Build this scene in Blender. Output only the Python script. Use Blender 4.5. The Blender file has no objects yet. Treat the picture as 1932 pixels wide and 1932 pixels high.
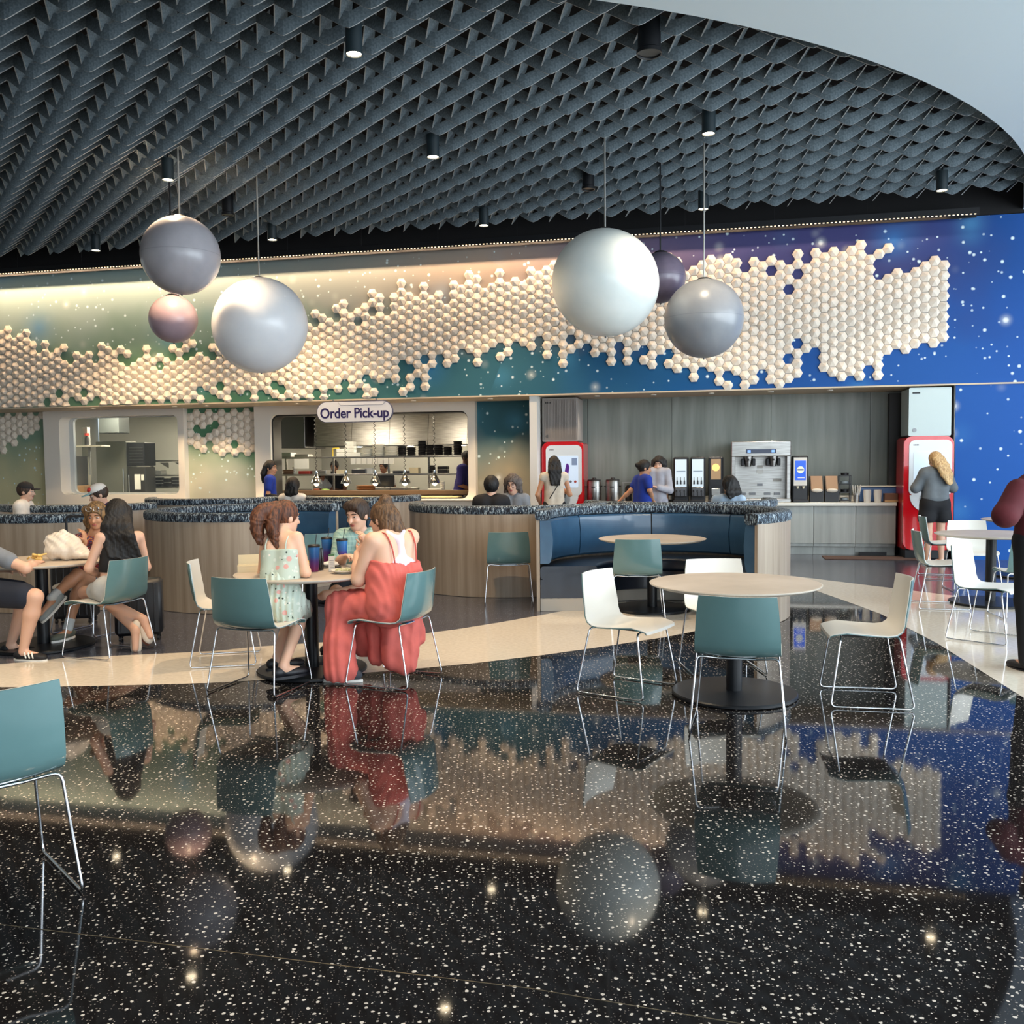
import bpy, bmesh, math, random
import numpy as np
from mathutils import Vector, Matrix
PI = math.pi
R_ = math.radians
rnd = random.Random(7)
SC = bpy.context.scene
COL = SC.collection

# ------------------------------------------------------------------ camera
F_PX = 1750.0; EYE = 1.57
_p = R_(-3.1); _r = 0.01
_F = Vector((0, math.cos(_p), math.sin(_p))); _R0 = Vector((1, 0, 0)); _U0 = Vector((0, -math.sin(_p), math.cos(_p)))
_R = math.cos(_r)*_R0 - math.sin(_r)*_U0; _U = math.sin(_r)*_R0 + math.cos(_r)*_U0
cam_d = bpy.data.cameras.new('camera'); cam = bpy.data.objects.new('camera', cam_d); COL.objects.link(cam)
cam.matrix_world = Matrix(((_R.x, _U.x, -_F.x, 0), (_R.y, _U.y, -_F.y, 0), (_R.z, _U.z, -_F.z, EYE), (0, 0, 0, 1)))
cam_d.sensor_fit = 'HORIZONTAL'; cam_d.sensor_width = 36.0; cam_d.lens = 36.0*F_PX/1932.0
cam_d.clip_start = 0.05; cam_d.clip_end = 300
SC.camera = cam
SC.view_settings.view_transform = 'Standard'; SC.view_settings.look = 'None'
SC.view_settings.gamma = 1.0; SC.view_settings.use_curve_mapping = False
SC.view_settings.exposure = 0.6

# measured points of the photograph -> places in the room
def ray(px, py): return _F + _R*((px-966)/F_PX) - _U*((py-966)/F_PX)
def atz(px, py, z=0.0):
    r = ray(px, py); t = (z-EYE)/r.z; return Vector((0, 0, EYE)) + r*t
def aty(px, py, Y):
    r = ray(px, py); return Vector((0, 0, EYE)) + r*(Y/r.y)
# wall frame: t along the back wall (to the right), n into the wall
_l = math.hypot(.977, .213)
TV = Vector((.977/_l, -.213/_l, 0)); NV = Vector((.213/_l, .977/_l, 0)); WN = 15.334
ANG = math.atan2(TV.y, TV.x)
def W(t, n, z=0.0): return TV*t + NV*(n+WN) + Vector((0, 0, z))

# ------------------------------------------------------------------ world + large lights
wd = bpy.data.worlds.new('world'); SC.world = wd; wd.use_nodes = True
nt = wd.node_tree; nt.nodes.clear()
bo = nt.nodes.new('ShaderNodeOutputWorld'); bg = nt.nodes.new('ShaderNodeBackground')
tc = nt.nodes.new('ShaderNodeTexCoord'); sx = nt.nodes.new('ShaderNodeSeparateXYZ'); rp = nt.nodes.new('ShaderNodeValToRGB')
nt.links.new(tc.outputs['Generated'], sx.inputs[0]); nt.links.new(sx.outputs['Z'], rp.inputs[0])
rp.color_ramp.elements[0].position = 0.0; rp.color_ramp.elements[0].color = (.42, .47, .5, 1)
rp.color_ramp.elements[1].position = 0.35; rp.color_ramp.elements[1].color = (.55, .75, 1, 1)
e = rp.color_ramp.elements.new(.06); e.color = (.85, .93, 1, 1)
nt.links.new(rp.outputs[0], bg.inputs[0]); bg.inputs[1].default_value = 1.2
nt.links.new(bg.outputs[0], bo.inputs[0])

def light(kind, name, loc, power, color=(1, 1, 1), size=.1, size_y=None, target=None, spot=None, blend=.5, parent=None):
    d = bpy.data.lights.new(name, kind); d.energy = power; d.color = color
    if kind == 'AREA':
        d.size = size
        if size_y: d.shape = 'RECTANGLE'; d.size_y = size_y
    elif kind == 'SPOT':
        d.shadow_soft_size = size; d.spot_size = R_(spot or 80); d.spot_blend = blend
    else: d.shadow_soft_size = size
    o = bpy.data.objects.new(name, d); COL.objects.link(o); o.location = loc
    if target is not None:
        o.rotation_euler = (Vector(target)-Vector(loc)).to_track_quat('-Z', 'Y').to_euler()
    return o
WARM = (1.0, .80, .56); COOL = (.82, .92, 1.0)
# daylight through the glazed right side and the glazing behind the camera
light('AREA', 'daylight_right', W(9.2, -9.5, 3.0), 1150, COOL, 15, 4.6, target=W(-4, -7.5, 1.2))
light('AREA', 'daylight_behind', (3.5, -5.6, 3.2), 420, COOL, 14, 4.4, target=(-1.0, 9, 1.6))

# ------------------------------------------------------------------ materials
MATS = {}
def newmat(name):
    m = bpy.data.materials.new(name); m.use_nodes = True
    b = m.node_tree.nodes['Principled BSDF']; return m, m.node_tree, b
def mat(name, col, rough=.5, metal=0.0, coat=0.0, spec=.5, emis=None, es=0.0, sheen=0.0, alpha=1.0):
    if name in MATS: return MATS[name]
    m, t, b = newmat(name)
    b.inputs['Base Color'].default_value = (*col, 1); b.inputs['Roughness'].default_value = rough
    b.inputs['Metallic'].default_value = metal; b.inputs['Coat Weight'].default_value = coat
    b.inputs['Specular IOR Level'].default_value = spec; b.inputs['Sheen Weight'].default_value = sheen
    if emis: b.inputs['Emission Color'].default_value = (*emis, 1); b.inputs['Emission Strength'].default_value = es
    MATS[name] = m; return m
def srgb(r, g, b):
    f = lambda c: (c/255/12.92 if c/255 <= .04045 else ((c/255+.055)/1.055)**2.4)
    return (f(r), f(g), f(b))
class NT:
    def __init__(s, t): s.t = t
    def n(s, ty, **kw):
        x = s.t.nodes.new(ty)
        for k, v in kw.items(): setattr(x, k, v)
        return x
    def l(s, a, b): s.t.links.new(a, b)
    def val(s, x, op, a=None, b=None, c=None, clamp=False):
        m = s.n('ShaderNodeMath', operation=op, use_clamp=clamp)
        for i, v in enumerate((a, b, c)):
            if v is None: continue
            if isinstance(v, (int, float)): m.inputs[i].default_value = v
            else: s.l(v, m.inputs[i])
        return m.outputs[0]
    def ramp(s, fac, stops, interp='LINEAR'):
        r = s.n('ShaderNodeValToRGB'); r.color_ramp.interpolation = interp
        e = r.color_ramp.elements
        e[0].position, e[0].color = stops[0][0], (*stops[0][1], 1)
        e[1].position, e[1].color = stops[-1][0], (*stops[-1][1], 1)
        for p, c in stops[1:-1]: q = e.new(p); q.color = (*c, 1)
        s.l(fac, r.inputs[0]); return r.outputs[0]
    def mix(s, f, a, b, bt='MIX'):
        m = s.n('ShaderNodeMix', data_type='RGBA', blend_type=bt)
        for i, v in ((0, f), (6, a), (7, b)):
            if isinstance(v, (int, float)): m.inputs[i].default_value = v
            elif isinstance(v, tuple): m.inputs[i].default_value = (*v, 1)
            else: s.l(v, m.inputs[i])
        return m.outputs[2]
def coords(g, scale=(1, 1, 1), loc=(0, 0, 0), kind='Object', rot=(0, 0, 0)):
    c = g.n('ShaderNodeTexCoord'); mp = g.n('ShaderNodeMapping')
    mp.inputs['Scale'].default_value = scale; mp.inputs['Location'].default_value = loc; mp.inputs['Rotation'].default_value = rot
    g.l(c.outputs[kind], mp.inputs[0]); return mp.outputs[0]
def noise(g, vec, scale=5, detail=2, rough=.5, dist=0):
    n = g.n('ShaderNodeTexNoise'); n.inputs['Scale'].default_value = scale; n.inputs['Detail'].default_value = detail
    n.inputs['Roughness'].default_value = rough; n.inputs['Distortion'].default_value = dist
    g.l(vec, n.inputs['Vector']); return n.outputs
def bump(g, h, b, strength=.3, dist=.01):
    n = g.n('ShaderNodeBump'); n.inputs['Strength'].default_value = strength; n.inputs['Distance'].default_value = dist
    g.l(h, n.inputs['Height']); g.l(n.outputs[0], b.inputs['Normal'])

def m_noise(name, c1, c2, scale, rough=.6, stretch=(1, 1, 1), detail=3, bmp=0, lo=.35, hi=.65, metal=0, coat=0, kind='Object'):
    if name in MATS: return MATS[name]
    m, t, b = newmat(name); g = NT(t)
    v = coords(g, stretch, kind=kind); n = noise(g, v, scale, detail)
    g.l(g.ramp(n[0], [(lo, c1), (hi, c2)]), b.inputs['Base Color'])
    b.inputs['Roughness'].default_value = rough; b.inputs['Metallic'].default_value = metal; b.inputs['Coat Weight'].default_value = coat
    if bmp: bump(g, n[0], b, bmp)
    MATS[name] = m; return m

def m_terrazzo(name, base, chip, chip2, sc, r, rough=.07, dens=.8, coat=0):
    m, t, b = newmat(name); g = NT(t)
    v = coords(g, (1, 1, 1)); w = noise(g, v, 60, 2)
    vv = g.n('ShaderNodeVectorMath', operation='MULTIPLY_ADD'); g.l(w[1], vv.inputs[0]); vv.inputs[1].default_value = (.012, .012, 0); g.l(v, vv.inputs[2])
    def layer(scale, rr, d):
        vo = g.n('ShaderNodeTexVoronoi', voronoi_dimensions='2D', feature='F1'); vo.inputs['Scale'].default_value = scale
        g.l(vv.outputs[0], vo.inputs['Vector'])
        s = g.n('ShaderNodeSeparateColor'); g.l(vo.outputs['Color'], s.inputs[0])
        th = g.val(0, 'MULTIPLY', g.val(0, 'POWER', s.outputs[0], 1.5), rr)
        th = g.val(0, 'MULTIPLY', th, g.val(0, 'LESS_THAN', s.outputs[1], d))
        return g.val(0, 'LESS_THAN', vo.outputs['Distance'], th), s.outputs[2]
    a, ca = layer(sc, r, dens); c, cc = layer(sc*2.1, r*.85, dens*.7)
    n2 = noise(g, v, 220, 2)
    col = g.mix(g.val(0, 'MULTIPLY', n2[0], .5), base, tuple(min(1, x*2.2+.004) for x in base))
    col = g.mix(c, col, g.ramp(cc, [(0, tuple(x*.25 for x in chip)), (1, chip2)]))
    col = g.mix(a, col, g.ramp(ca, [(0, tuple(x*.55 for x in chip)), (.35, chip)]))
    g.l(col, b.inputs['Base Color']); b.inputs['Roughness'].default_value = rough
    b.inputs['Specular IOR Level'].default_value = .62
    MATS[name] = m; return m
M_TERR = m_terrazzo('black_terrazzo', srgb(20, 18, 18), srgb(205, 196, 184), srgb(120, 112, 104), 42, .27, .045, .72)
M_GREYT = m_terrazzo('grey_terrazzo', srgb(62, 64, 74), srgb(150, 150, 155), srgb(90, 92, 100), 45, .22, .16, .6)
M_BAND = m_noise('cream_terrazzo', srgb(215, 203, 186), srgb(226, 215, 198), 30, .09)

def m_mural(name, green=False):
    m, t, b = newmat(name); g = NT(t)
    c = g.n('ShaderNodeTexCoord'); s = g.n('ShaderNodeSeparateXYZ'); g.l(c.outputs['Object'], s.inputs[0])
    # object x = t, z = height
    v = c.outputs['Object']
    nz = noise(g, v, .45, 3, .55); nz2 = noise(g, v, 1.1, 2, .5)
    tt = g.val(0, 'ADD', s.outputs[0], g.val(0, 'MULTIPLY', g.val(0, 'SUBTRACT', nz[0], .5), 3.0))
    f = g.val(0, 'DIVIDE', g.val(0, 'ADD', tt, 14.0), 22.0, clamp=True)
    S = srgb
    bot = g.ramp(f, [(0.0, S(130, 155, 135)), (.2, S(84, 130, 98)), (.32, S(76, 124, 108)), (.42, S(60, 108, 120)), (.52, S(46, 94, 114)), (.6, S(24, 84, 136)), (.7, S(24, 80, 150)), (.85, S(18, 82, 162)), (1.0, S(12, 86, 168))])
    top = g.ramp(f, [(0.0, S(168, 190, 186)), (.2, S(150, 172, 170)), (.35, S(140, 146, 142)), (.47, S(160, 146, 134)), (.56, S(112, 98, 116)), (.66, S(66, 66, 112)), (.76, S(58, 60, 112)), (.83, S(16, 72, 142)), (1.0, S(12, 86, 166))])
    zz = g.val(0, 'ADD', s.outputs[2], g.val(0, 'MULTIPLY', g.val(0, 'SUBTRACT', nz2[0], .5), 1.4))
    fz = g.val(0, 'DIVIDE', g.val(0, 'SUBTRACT', zz, 3.35), 1.1, clamp=True)
    col = g.mix(fz, bot, top)
    # lower panels: cream glow over green
    fl = g.val(0, 'MULTIPLY', g.val(0, 'SUBTRACT', 2.15, zz), 1.0, clamp=True)
    low = g.ramp(f, [(0, S(215, 205, 160)), (.12, S(205, 195, 150)), (.2, S(196, 196, 180)), (.3, S(185, 192, 182)), (.40, S(120, 138, 134)), (.47, S(176, 166, 144)), (.53, S(110, 126, 126)), (.62, S(20, 78, 152)), (1, S(12, 84, 166))])
    col = g.mix(fl, col, low)
    def stars(scale, rad, keep, soft, colr, strength):
        vo = g.n('ShaderNodeTexVoronoi', voronoi_dimensions='3D', feature='F1'); vo.inputs['Scale'].default_value = scale
        mp = g.n('ShaderNodeVectorMath', operation='MULTIPLY'); mp.inputs[1].default_value = (1, 0, 1); g.l(v, mp.inputs[0])
        g.l(mp.outputs[0], vo.inputs['Vector'])
        sc = g.n('ShaderNodeSeparateColor'); g.l(vo.outputs['Color'], sc.inputs[0])
        d = g.val(0, 'DIVIDE', vo.outputs['Distance'], rad)
        k = g.val(0, 'SUBTRACT', 1.0, d, clamp=True); k = g.val(0, 'POWER', k, soft)
        k = g.val(0, 'MULTIPLY', k, g.val(0, 'LESS_THAN', sc.outputs[0], keep))
        return g.val(0, 'MULTIPLY', k, strength, clamp=True)
    for a in ((1.1, .42, .45, 2.2, S(90, 170, 215), .55), (2.6, .34, .30, 2.0, S(225, 230, 225), .85), (2.6, .12, .30, .6, S(255, 255, 250), .9), (5.6, .17, .8, .7, S(225, 245, 250), 1.4), (7.7, .15, .6, .7, S(225, 245, 250), 1.3), (.8, .5, .35, 2.4, S(60, 150, 225), .5)):
        col = g.mix(stars(*a), col, a[4])
    g.l(col, b.inputs['Base Color']); b.inputs['Roughness'].default_value = .5; b.inputs['Specular IOR Level'].default_value = .2
    MATS[name] = m; return m
M_MURAL = m_mural('galaxy_mural')

M_WHITE = mat('white_paint', srgb(226, 222, 214), .55)
M_SURR = mat('white_surround', srgb(230, 222, 210), .38)
M_SOFFIT = mat('soffit_paint', srgb(200, 184, 160), .6)
M_CEILW = mat('ceiling_white', srgb(204, 220, 228), .7)
M_DECK = mat('black_deck', (.004, .004, .005), .9)
M_HEX = m_noise('hex_tile_white', srgb(228, 214, 196), srgb(236, 224, 208), 3, .6)
M_FELT = m_noise('grey_felt', srgb(88, 102, 110), srgb(114, 128, 136), 60, .95, detail=4)
M_FELTE = mat('felt_cut_edge', srgb(165, 170, 172), .9)
M_CHROME = mat('chrome', (.72, .73, .75), .12, 1.0)
M_STEEL = m_noise('brushed_steel', (.34, .33, .31), (.46, .45, .43), 4, .34, (1, 1, 12), metal=1.0)
M_STEELD = mat('dark_steel', (.16, .16, .165), .35, 1.0)
M_BLACK = mat('black_metal', (.007, .008, .010), .38, spec=.35)
M_BLACKP = mat('black_plastic', (.012, .012, .014), .42)
M_TEAL = m_noise('teal_shell', srgb(92, 124, 124), srgb(97, 130, 130), 3, .22, coat=.4)
M_SHELLW = mat('white_shell', srgb(222, 218, 208), .38)
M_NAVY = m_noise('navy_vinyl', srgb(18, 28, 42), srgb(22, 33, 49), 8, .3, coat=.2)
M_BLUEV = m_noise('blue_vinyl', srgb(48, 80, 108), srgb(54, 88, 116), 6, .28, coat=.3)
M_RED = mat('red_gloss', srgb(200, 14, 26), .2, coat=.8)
M_LAMP = mat('lamp_glow', (1, .9, .7), .5, emis=(1, .82, .55), es=14)
def m_wood(name, c1, c2, c3, sx=9.0, sz=.35, rough=.42):
    m, t, b = newmat(name); g = NT(t)
    v = coords(g, (sx, sx, sz)); a = noise(g, v, 1.4, 3, .6); v2 = coords(g, (sx*6, sx*6, sz*2)); d = noise(g, v2, 2, 2)
    col = g.ramp(a[0], [(.3, c1), (.5, c2), (.7, c3)])
    col = g.mix(g.val(0, 'MULTIPLY', d[0], .35), col, c1)
    g.l(col, b.inputs['Base Color']); b.inputs['Roughness'].default_value = rough
    MATS[name] = m; return m
M_OAK = m_wood('booth_oak', srgb(140, 124, 106), srgb(164, 148, 130), srgb(180, 165, 146))
M_GWOOD = m_wood('grey_wood_wall', srgb(104, 108, 100), srgb(128, 132, 124), srgb(146, 150, 142), 3.0, .25)
M_CWOOD = m_wood('cabinet_wood', srgb(150, 152, 146), srgb(168, 170, 164), srgb(184, 186, 180), 5, .3)
M_TABLE = m_wood('table_laminate', srgb(178, 164, 148), srgb(194, 180, 164), srgb(206, 193, 178), 1.2, 1.2)
def m_weave():
    m, t, b = newmat('woven_pad'); g = NT(t)
    v = coords(g, (44, 44, 10)); a = noise(g, v, 1.5, 3, .6, .8)
    v3 = coords(g, (50, 50, 50)); c = noise(g, v3, 2, 2)
    f = g.val(0, 'ADD', a[0], g.val(0, 'MULTIPLY', g.val(0, 'SUBTRACT', c[0], .5), .35))
    col = g.ramp(f, [(.42, srgb(12, 17, 26)), (.50, srgb(28, 42, 60)), (.56, srgb(96, 116, 130)), (.64, srgb(180, 190, 194))])
    g.l(col, b.inputs['Base Color']); b.inputs['Roughness'].default_value = .8
    MATS['woven_pad'] = m; return m
M_WEAVE = m_weave()
def m_glass(name, tint=(1, 1, 1), refl=.08):
    m = bpy.data.materials.new(name); m.use_nodes = True; t = m.node_tree; t.nodes.clear(); g = NT(t)
    o = g.n('ShaderNodeOutputMaterial'); tr = g.n('ShaderNodeBsdfTransparent'); gl = g.n('ShaderNodeBsdfGlossy'); mx = g.n('ShaderNodeMixShader'); fr = g.n('ShaderNodeFresnel')
    tr.inputs[0].default_value = (*tint, 1); gl.inputs['Roughness'].default_value = .02; fr.inputs[0].default_value = 1.5
    g.l(fr.outputs[0], mx.inputs[0]); g.l(tr.outputs[0], mx.inputs[1]); g.l(gl.outputs[0], mx.inputs[2]); g.l(mx.outputs[0], o.inputs[0])
    MATS[name] = m; return m
M_GLASS = m_glass('window_glass', (.96, .98, .97))

# ------------------------------------------------------------------ mesh builder
class MB:
    def __init__(s): s.v = []; s.f = []; s.m = []
    def add(s, vs, fs, mi=0):
        o = len(s.v); s.v += [tuple(x) for x in vs]; s.f += [tuple(i+o for i in f) for f in fs]; s.m += [mi]*len(fs)
    def box(s, c, d, rz=0, bev=0, M=None, mi=0):
        hx, hy, hz = d[0]/2, d[1]/2, d[2]/2; b = min(bev, hx*.9, hy*.9, hz*.9)
        if b <= 0:
            vs = [Vector((x*hx, y*hy, z*hz)) for z in (-1, 1) for y in (-1, 1) for x in (-1, 1)]
            fs = [(0, 2, 3, 1), (4, 5, 7, 6), (0, 1, 5, 4), (2, 6, 7, 3), (0, 4, 6, 2), (1, 3, 7, 5)]
        else:
            vs = []; idx = {}
            for x in (-1, 1):
                for y in (-1, 1):
                    for z in (-1, 1):
                        idx[x, y, z] = len(vs)
                        vs += [Vector((x*hx, y*(hy-b), z*(hz-b))), Vector((x*(hx-b), y*hy, z*(hz-b))), Vector((x*(hx-b), y*(hy-b), z*hz))]
            fs = []
            def fc(l, n):
                p = [vs[i] for i in l]; nn = (p[1]-p[0]).cross(p[2]-p[0])
                fs.append(tuple(l) if nn.dot(n) > 0 else tuple(reversed(l)))
            for a in range(3):
                o1, o2 = [i for i in range(3) if i != a]
                for sg in (-1, 1):
                    q = []
                    for u, w in ((-1, -1), (1, -1), (1, 1), (-1, 1)):
                        k = [0]*3; k[a] = sg; k[o1] = u; k[o2] = w; q.append(idx[tuple(k)]+a)
                    n = Vector([sg if i == a else 0 for i in range(3)]); fc(q, n)
            for a in range(3):
                o1, o2 = [i for i in range(3) if i != a]
                for u in (-1, 1):
                    for w in (-1, 1):
                        k0 = [0]*3; k0[a] = -1; k0[o1] = u; k0[o2] = w; k1 = list(k0); k1[a] = 1
                        i0, i1 = idx[tuple(k0)], idx[tuple(k1)]
                        n = Vector([0 if i == a else (u if i == o1 else w) for i in range(3)]); fc([i0+o1, i1+o1, i1+o2, i0+o2], n)
            for k, i in idx.items(): fc([i, i+1, i+2], Vector(k))
        if M is None: M = Matrix.Rotation(rz, 3, 'Z')
        s.add([M @ v + Vector(c) for v in vs], fs, mi)
    def cyl(s, p0, p1, r0, r1=None, seg=16, caps=True, mi=0):
        r1 = r0 if r1 is None else r1; p0 = Vector(p0); p1 = Vector(p1); d = (p1-p0).normalized()
        a = d.orthogonal().normalized(); b = d.cross(a)
        vs = [p0+(a*math.cos(k*2*PI/seg)+b*math.sin(k*2*PI/seg))*r0 for k in range(seg)]+[p1+(a*math.cos(k*2*PI/seg)+b*math.sin(k*2*PI/seg))*r1 for k in range(seg)]
        fs = [(k, (k+1) % seg, seg+(k+1) % seg, seg+k) for k in range(seg)]
        if caps: fs += [tuple(reversed(range(seg))), tuple(range(seg, 2*seg))]
        s.add(vs, fs, mi)
    def tube(s, path, r, seg=8, closed=False, fillet=0, mi=0):
        P = [Vector(p) for p in path]
        if fillet and not closed:
            Q = [P[0]]
            for i in range(1, len(P)-1):
                a, b, c = P[i-1], P[i], P[i+1]; fl = min(fillet, (a-b).length*.45, (c-b).length*.45)
                u = b+(a-b).normalized()*fl; w = b+(c-b).normalized()*fl
                for k in range(5):
                    q = k/4; Q.append(u*(1-q)**2+b*2*q*(1-q)+w*q*q)
            Q.append(P[-1]); P = Q
        n = len(P); rings = []; pa = None
        for i, p in enumerate(P):
            d = ((P[(i+1) % n] if (closed or i < n-1) else p)-(P[i-1] if (closed or i > 0) else p)).normalized()
            if pa is None: a = d.orthogonal().normalized()
            else:
                a = pa-d*pa.dot(d); a = a.normalized() if a.length > 1e-5 else d.orthogonal().normalized()
            pa = a; b = d.cross(a); rr = r[i] if isinstance(r, (list, tuple)) else r
            rings.append([p+(a*math.cos(k*2*PI/seg)+b*math.sin(k*2*PI/seg))*rr for k in range(seg)])
        vs = [q for g in rings for q in g]; fs = []
        for i in range(n if closed else n-1):
            j = (i+1) % n
            for k in range(seg): fs.append((i*seg+k, i*seg+(k+1) % seg, j*seg+(k+1) % seg, j*seg+k))
        if not closed: fs += [tuple(reversed(range(seg))), tuple((n-1)*seg+k for k in range(seg))]
        s.add(vs, fs, mi)
    def lathe(s, prof, seg=32, c=(0, 0, 0), mi=0):
        vs = []; fs = []; n = len(prof); c = Vector(c)
        for r, z in prof:
            for k in range(seg): vs.append(c+Vector((r*math.cos(k*2*PI/seg), r*math.sin(k*2*PI/seg), z)))
        for i in range(n-1):
            for k in range(seg): fs.append((i*seg+k, i*seg+(k+1) % seg, (i+1)*seg+(k+1) % seg, (i+1)*seg+k))
        if prof[0][0] > 1e-6: fs.append(tuple(reversed(range(seg))))
        if prof[-1][0] > 1e-6: fs.append(tuple((n-1)*seg+k for k in range(seg)))
        s.add(vs, fs, mi)
    def sphere(s, c, r, seg=24, rings=14, M=None, mi=0):
        r = (r, r, r) if isinstance(r, (int, float)) else r; vs = []; fs = []; c = Vector(c)
        for i in range(1, rings):
            th = PI*i/rings
            for k in range(seg):
                p = Vector((r[0]*math.sin(th)*math.cos(k*2*PI/seg), r[1]*math.sin(th)*math.sin(k*2*PI/seg), -r[2]*math.cos(th)))
                vs.append(c+(M @ p if M else p))
        b = Vector((0, 0, -r[2])); t = Vector((0, 0, r[2])); vs += [c+(M @ b if M else b), c+(M @ t if M else t)]
        for i in range(rings-2):
            for k in range(seg): fs.append((i*seg+k, i*seg+(k+1) % seg, (i+1)*seg+(k+1) % seg, (i+1)*seg+k))
        nb = (rings-1)*seg
        for k in range(seg): fs.append((nb, (k+1) % seg, k)); fs.append((nb+1, (rings-2)*seg+k, (rings-2)*seg+(k+1) % seg))
        s.add(vs, fs, mi)
    def prism(s, poly, lo, hi, f=lambda u, v, w: (u, v, w), mi=0):
        # poly: 2-D outline (counter-clockwise), extruded between lo and hi; f places (u, v, w)
        n = len(poly); vs = [f(u, v, lo) for u, v in poly]+[f(u, v, hi) for u, v in poly]
        fs = [tuple(reversed(range(n))), tuple(range(n, 2*n))]+[(k, (k+1) % n, n+(k+1) % n, n+k) for k in range(n)]
        s.add(vs, fs, mi)
    def sweep_arc(s, prof, c, a0, a1, seg=32, mi=0):
        # prof: closed (radius, z) outline swept about the vertical axis at c
        n = len(prof); vs = []; fs = []
        for i in range(seg+1):
            a = a0+(a1-a0)*i/seg
            for r, z in prof: vs.append((c[0]+r*math.cos(a), c[1]+r*math.sin(a), z))
        for i in range(seg):
            for k in range(n): fs.append((i*n+k, (i+1)*n+k, (i+1)*n+(k+1) % n, i*n+(k+1) % n))
        fs += [tuple(range(n)), tuple(reversed(range(seg*n, seg*n+n)))]
        s.add(vs, fs, mi)
    def mesh(s, name, mats, smooth=False, angle=40):
        me = bpy.data.meshes.new(name); me.from_pydata(s.v, [], s.f)
        for m in (mats if isinstance(mats, (list, tuple)) else [mats]): me.materials.append(m)
        if max(s.m, default=0) > 0: me.polygons.foreach_set('material_index', s.m)
        bm = bmesh.new(); bm.from_mesh(me); bmesh.ops.recalc_face_normals(bm, faces=bm.faces); bm.to_mesh(me); bm.free()
        if smooth:
            me.polygons.foreach_set('use_smooth', [True]*len(me.polygons))
            me.set_sharp_from_angle(angle=R_(angle))
        me.update(); return me
    def build(s, name, mats, parent=None, smooth=False, angle=40, **kw):
        return place(name, s.mesh(name, mats, smooth, angle), parent, **kw)
def place(name, me, parent=None, loc=(0, 0, 0), rz=0, **kw):
    o = bpy.data.objects.new(name, me); COL.objects.link(o); o.location = loc; o.rotation_euler = (0, 0, rz)
    if parent is not None: o.parent = parent
    for k, v in kw.items(): o[k] = v
    return o
def thing(name, label, cat, loc=(0, 0, 0), rz=0, group=None):
    o = bpy.data.objects.new(name, None); COL.objects.link(o); o.location = loc; o.rotation_euler = (0, 0, rz)
    o.empty_display_size = .1; o['label'] = label; o['category'] = cat
    if group: o['group'] = group
    return o
def tag(o, label, cat, group=None):
    o['label'] = label; o['category'] = cat
    if group: o['group'] = group
    return o
def kids(o): return [c for c in bpy.data.objects if c.parent == o]
def copy_tree(o, label=None, group=None, loc=None, rz=None):
    c = o.copy(); COL.objects.link(c)
    if label: c['label'] = label
    if group: c['group'] = group
    if loc is not None: c.location = loc
    if rz is not None: c.rotation_euler = (0, 0, rz)
    for k in TREE.get(o.name) or kids(o):
        d = k.copy(); COL.objects.link(d); d.parent = c
        for k2 in kids(k):
            e = k2.copy(); COL.objects.link(e); e.parent = d
    return c
TREE = {}
WL = lambda: dict(loc=W(0, 0, 0), rz=ANG)          # places a mesh whose local axes are (t, n, z)
def rrect(x0, x1, y0, y1, r, seg=6):
    p = []
    for cx, cy, a in ((x1-r, y0+r, -PI/2), (x1-r, y1-r, 0), (x0+r, y1-r, PI/2), (x0+r, y0+r, PI)):
        for k in range(seg+1):
            q = a+PI/2*k/seg; p.append((cx+r*math.cos(q), cy+r*math.sin(q)))
    return p
def frame_hole(b, o, i, r, n0, n1, seg=6, mi=0):
    # plate with outer rectangle o=(t0,t1,z0,z1), rounded hole i, between n0 (front) and n1
    inn = rrect(*i, r, seg); out = []
    for (x, y) in inn:
        # project radially on to the outer rectangle
        cx, cy = (i[0]+i[1])/2, (i[2]+i[3])/2; dx, dy = x-cx, y-cy
        k = min([(o[1]-cx)/dx if dx > 1e-9 else 1e9, (o[0]-cx)/dx if dx < -1e-9 else 1e9, (o[3]-cy)/dy if dy > 1e-9 else 1e9, (o[2]-cy)/dy if dy < -1e-9 else 1e9])
        out.append((cx+dx*k, cy+dy*k))
    # snap nearest outer points to the corners
    for c in ((o[0], o[2]), (o[1], o[2]), (o[1], o[3]), (o[0], o[3])):
        j = min(range(len(out)), key=lambda q: (out[q][0]-c[0])**2+(out[q][1]-c[1])**2); out[j] = c
    n = len(inn)
    vs = [(x, n0, y) for x, y in inn]+[(x, n0, y) for x, y in out]+[(x, n1, y) for x, y in inn]+[(x, n1, y) for x, y in out]
    fs = []
    for k in range(n):
        j = (k+1) % n
        fs += [(k, j, n+j, n+k), (2*n+k, 3*n+k, 3*n+j, 2*n+j), (k, 2*n+k, 2*n+j, j), (n+k, n+j, 3*n+j, 3*n+k)]
    b.add(vs, fs, mi)
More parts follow.
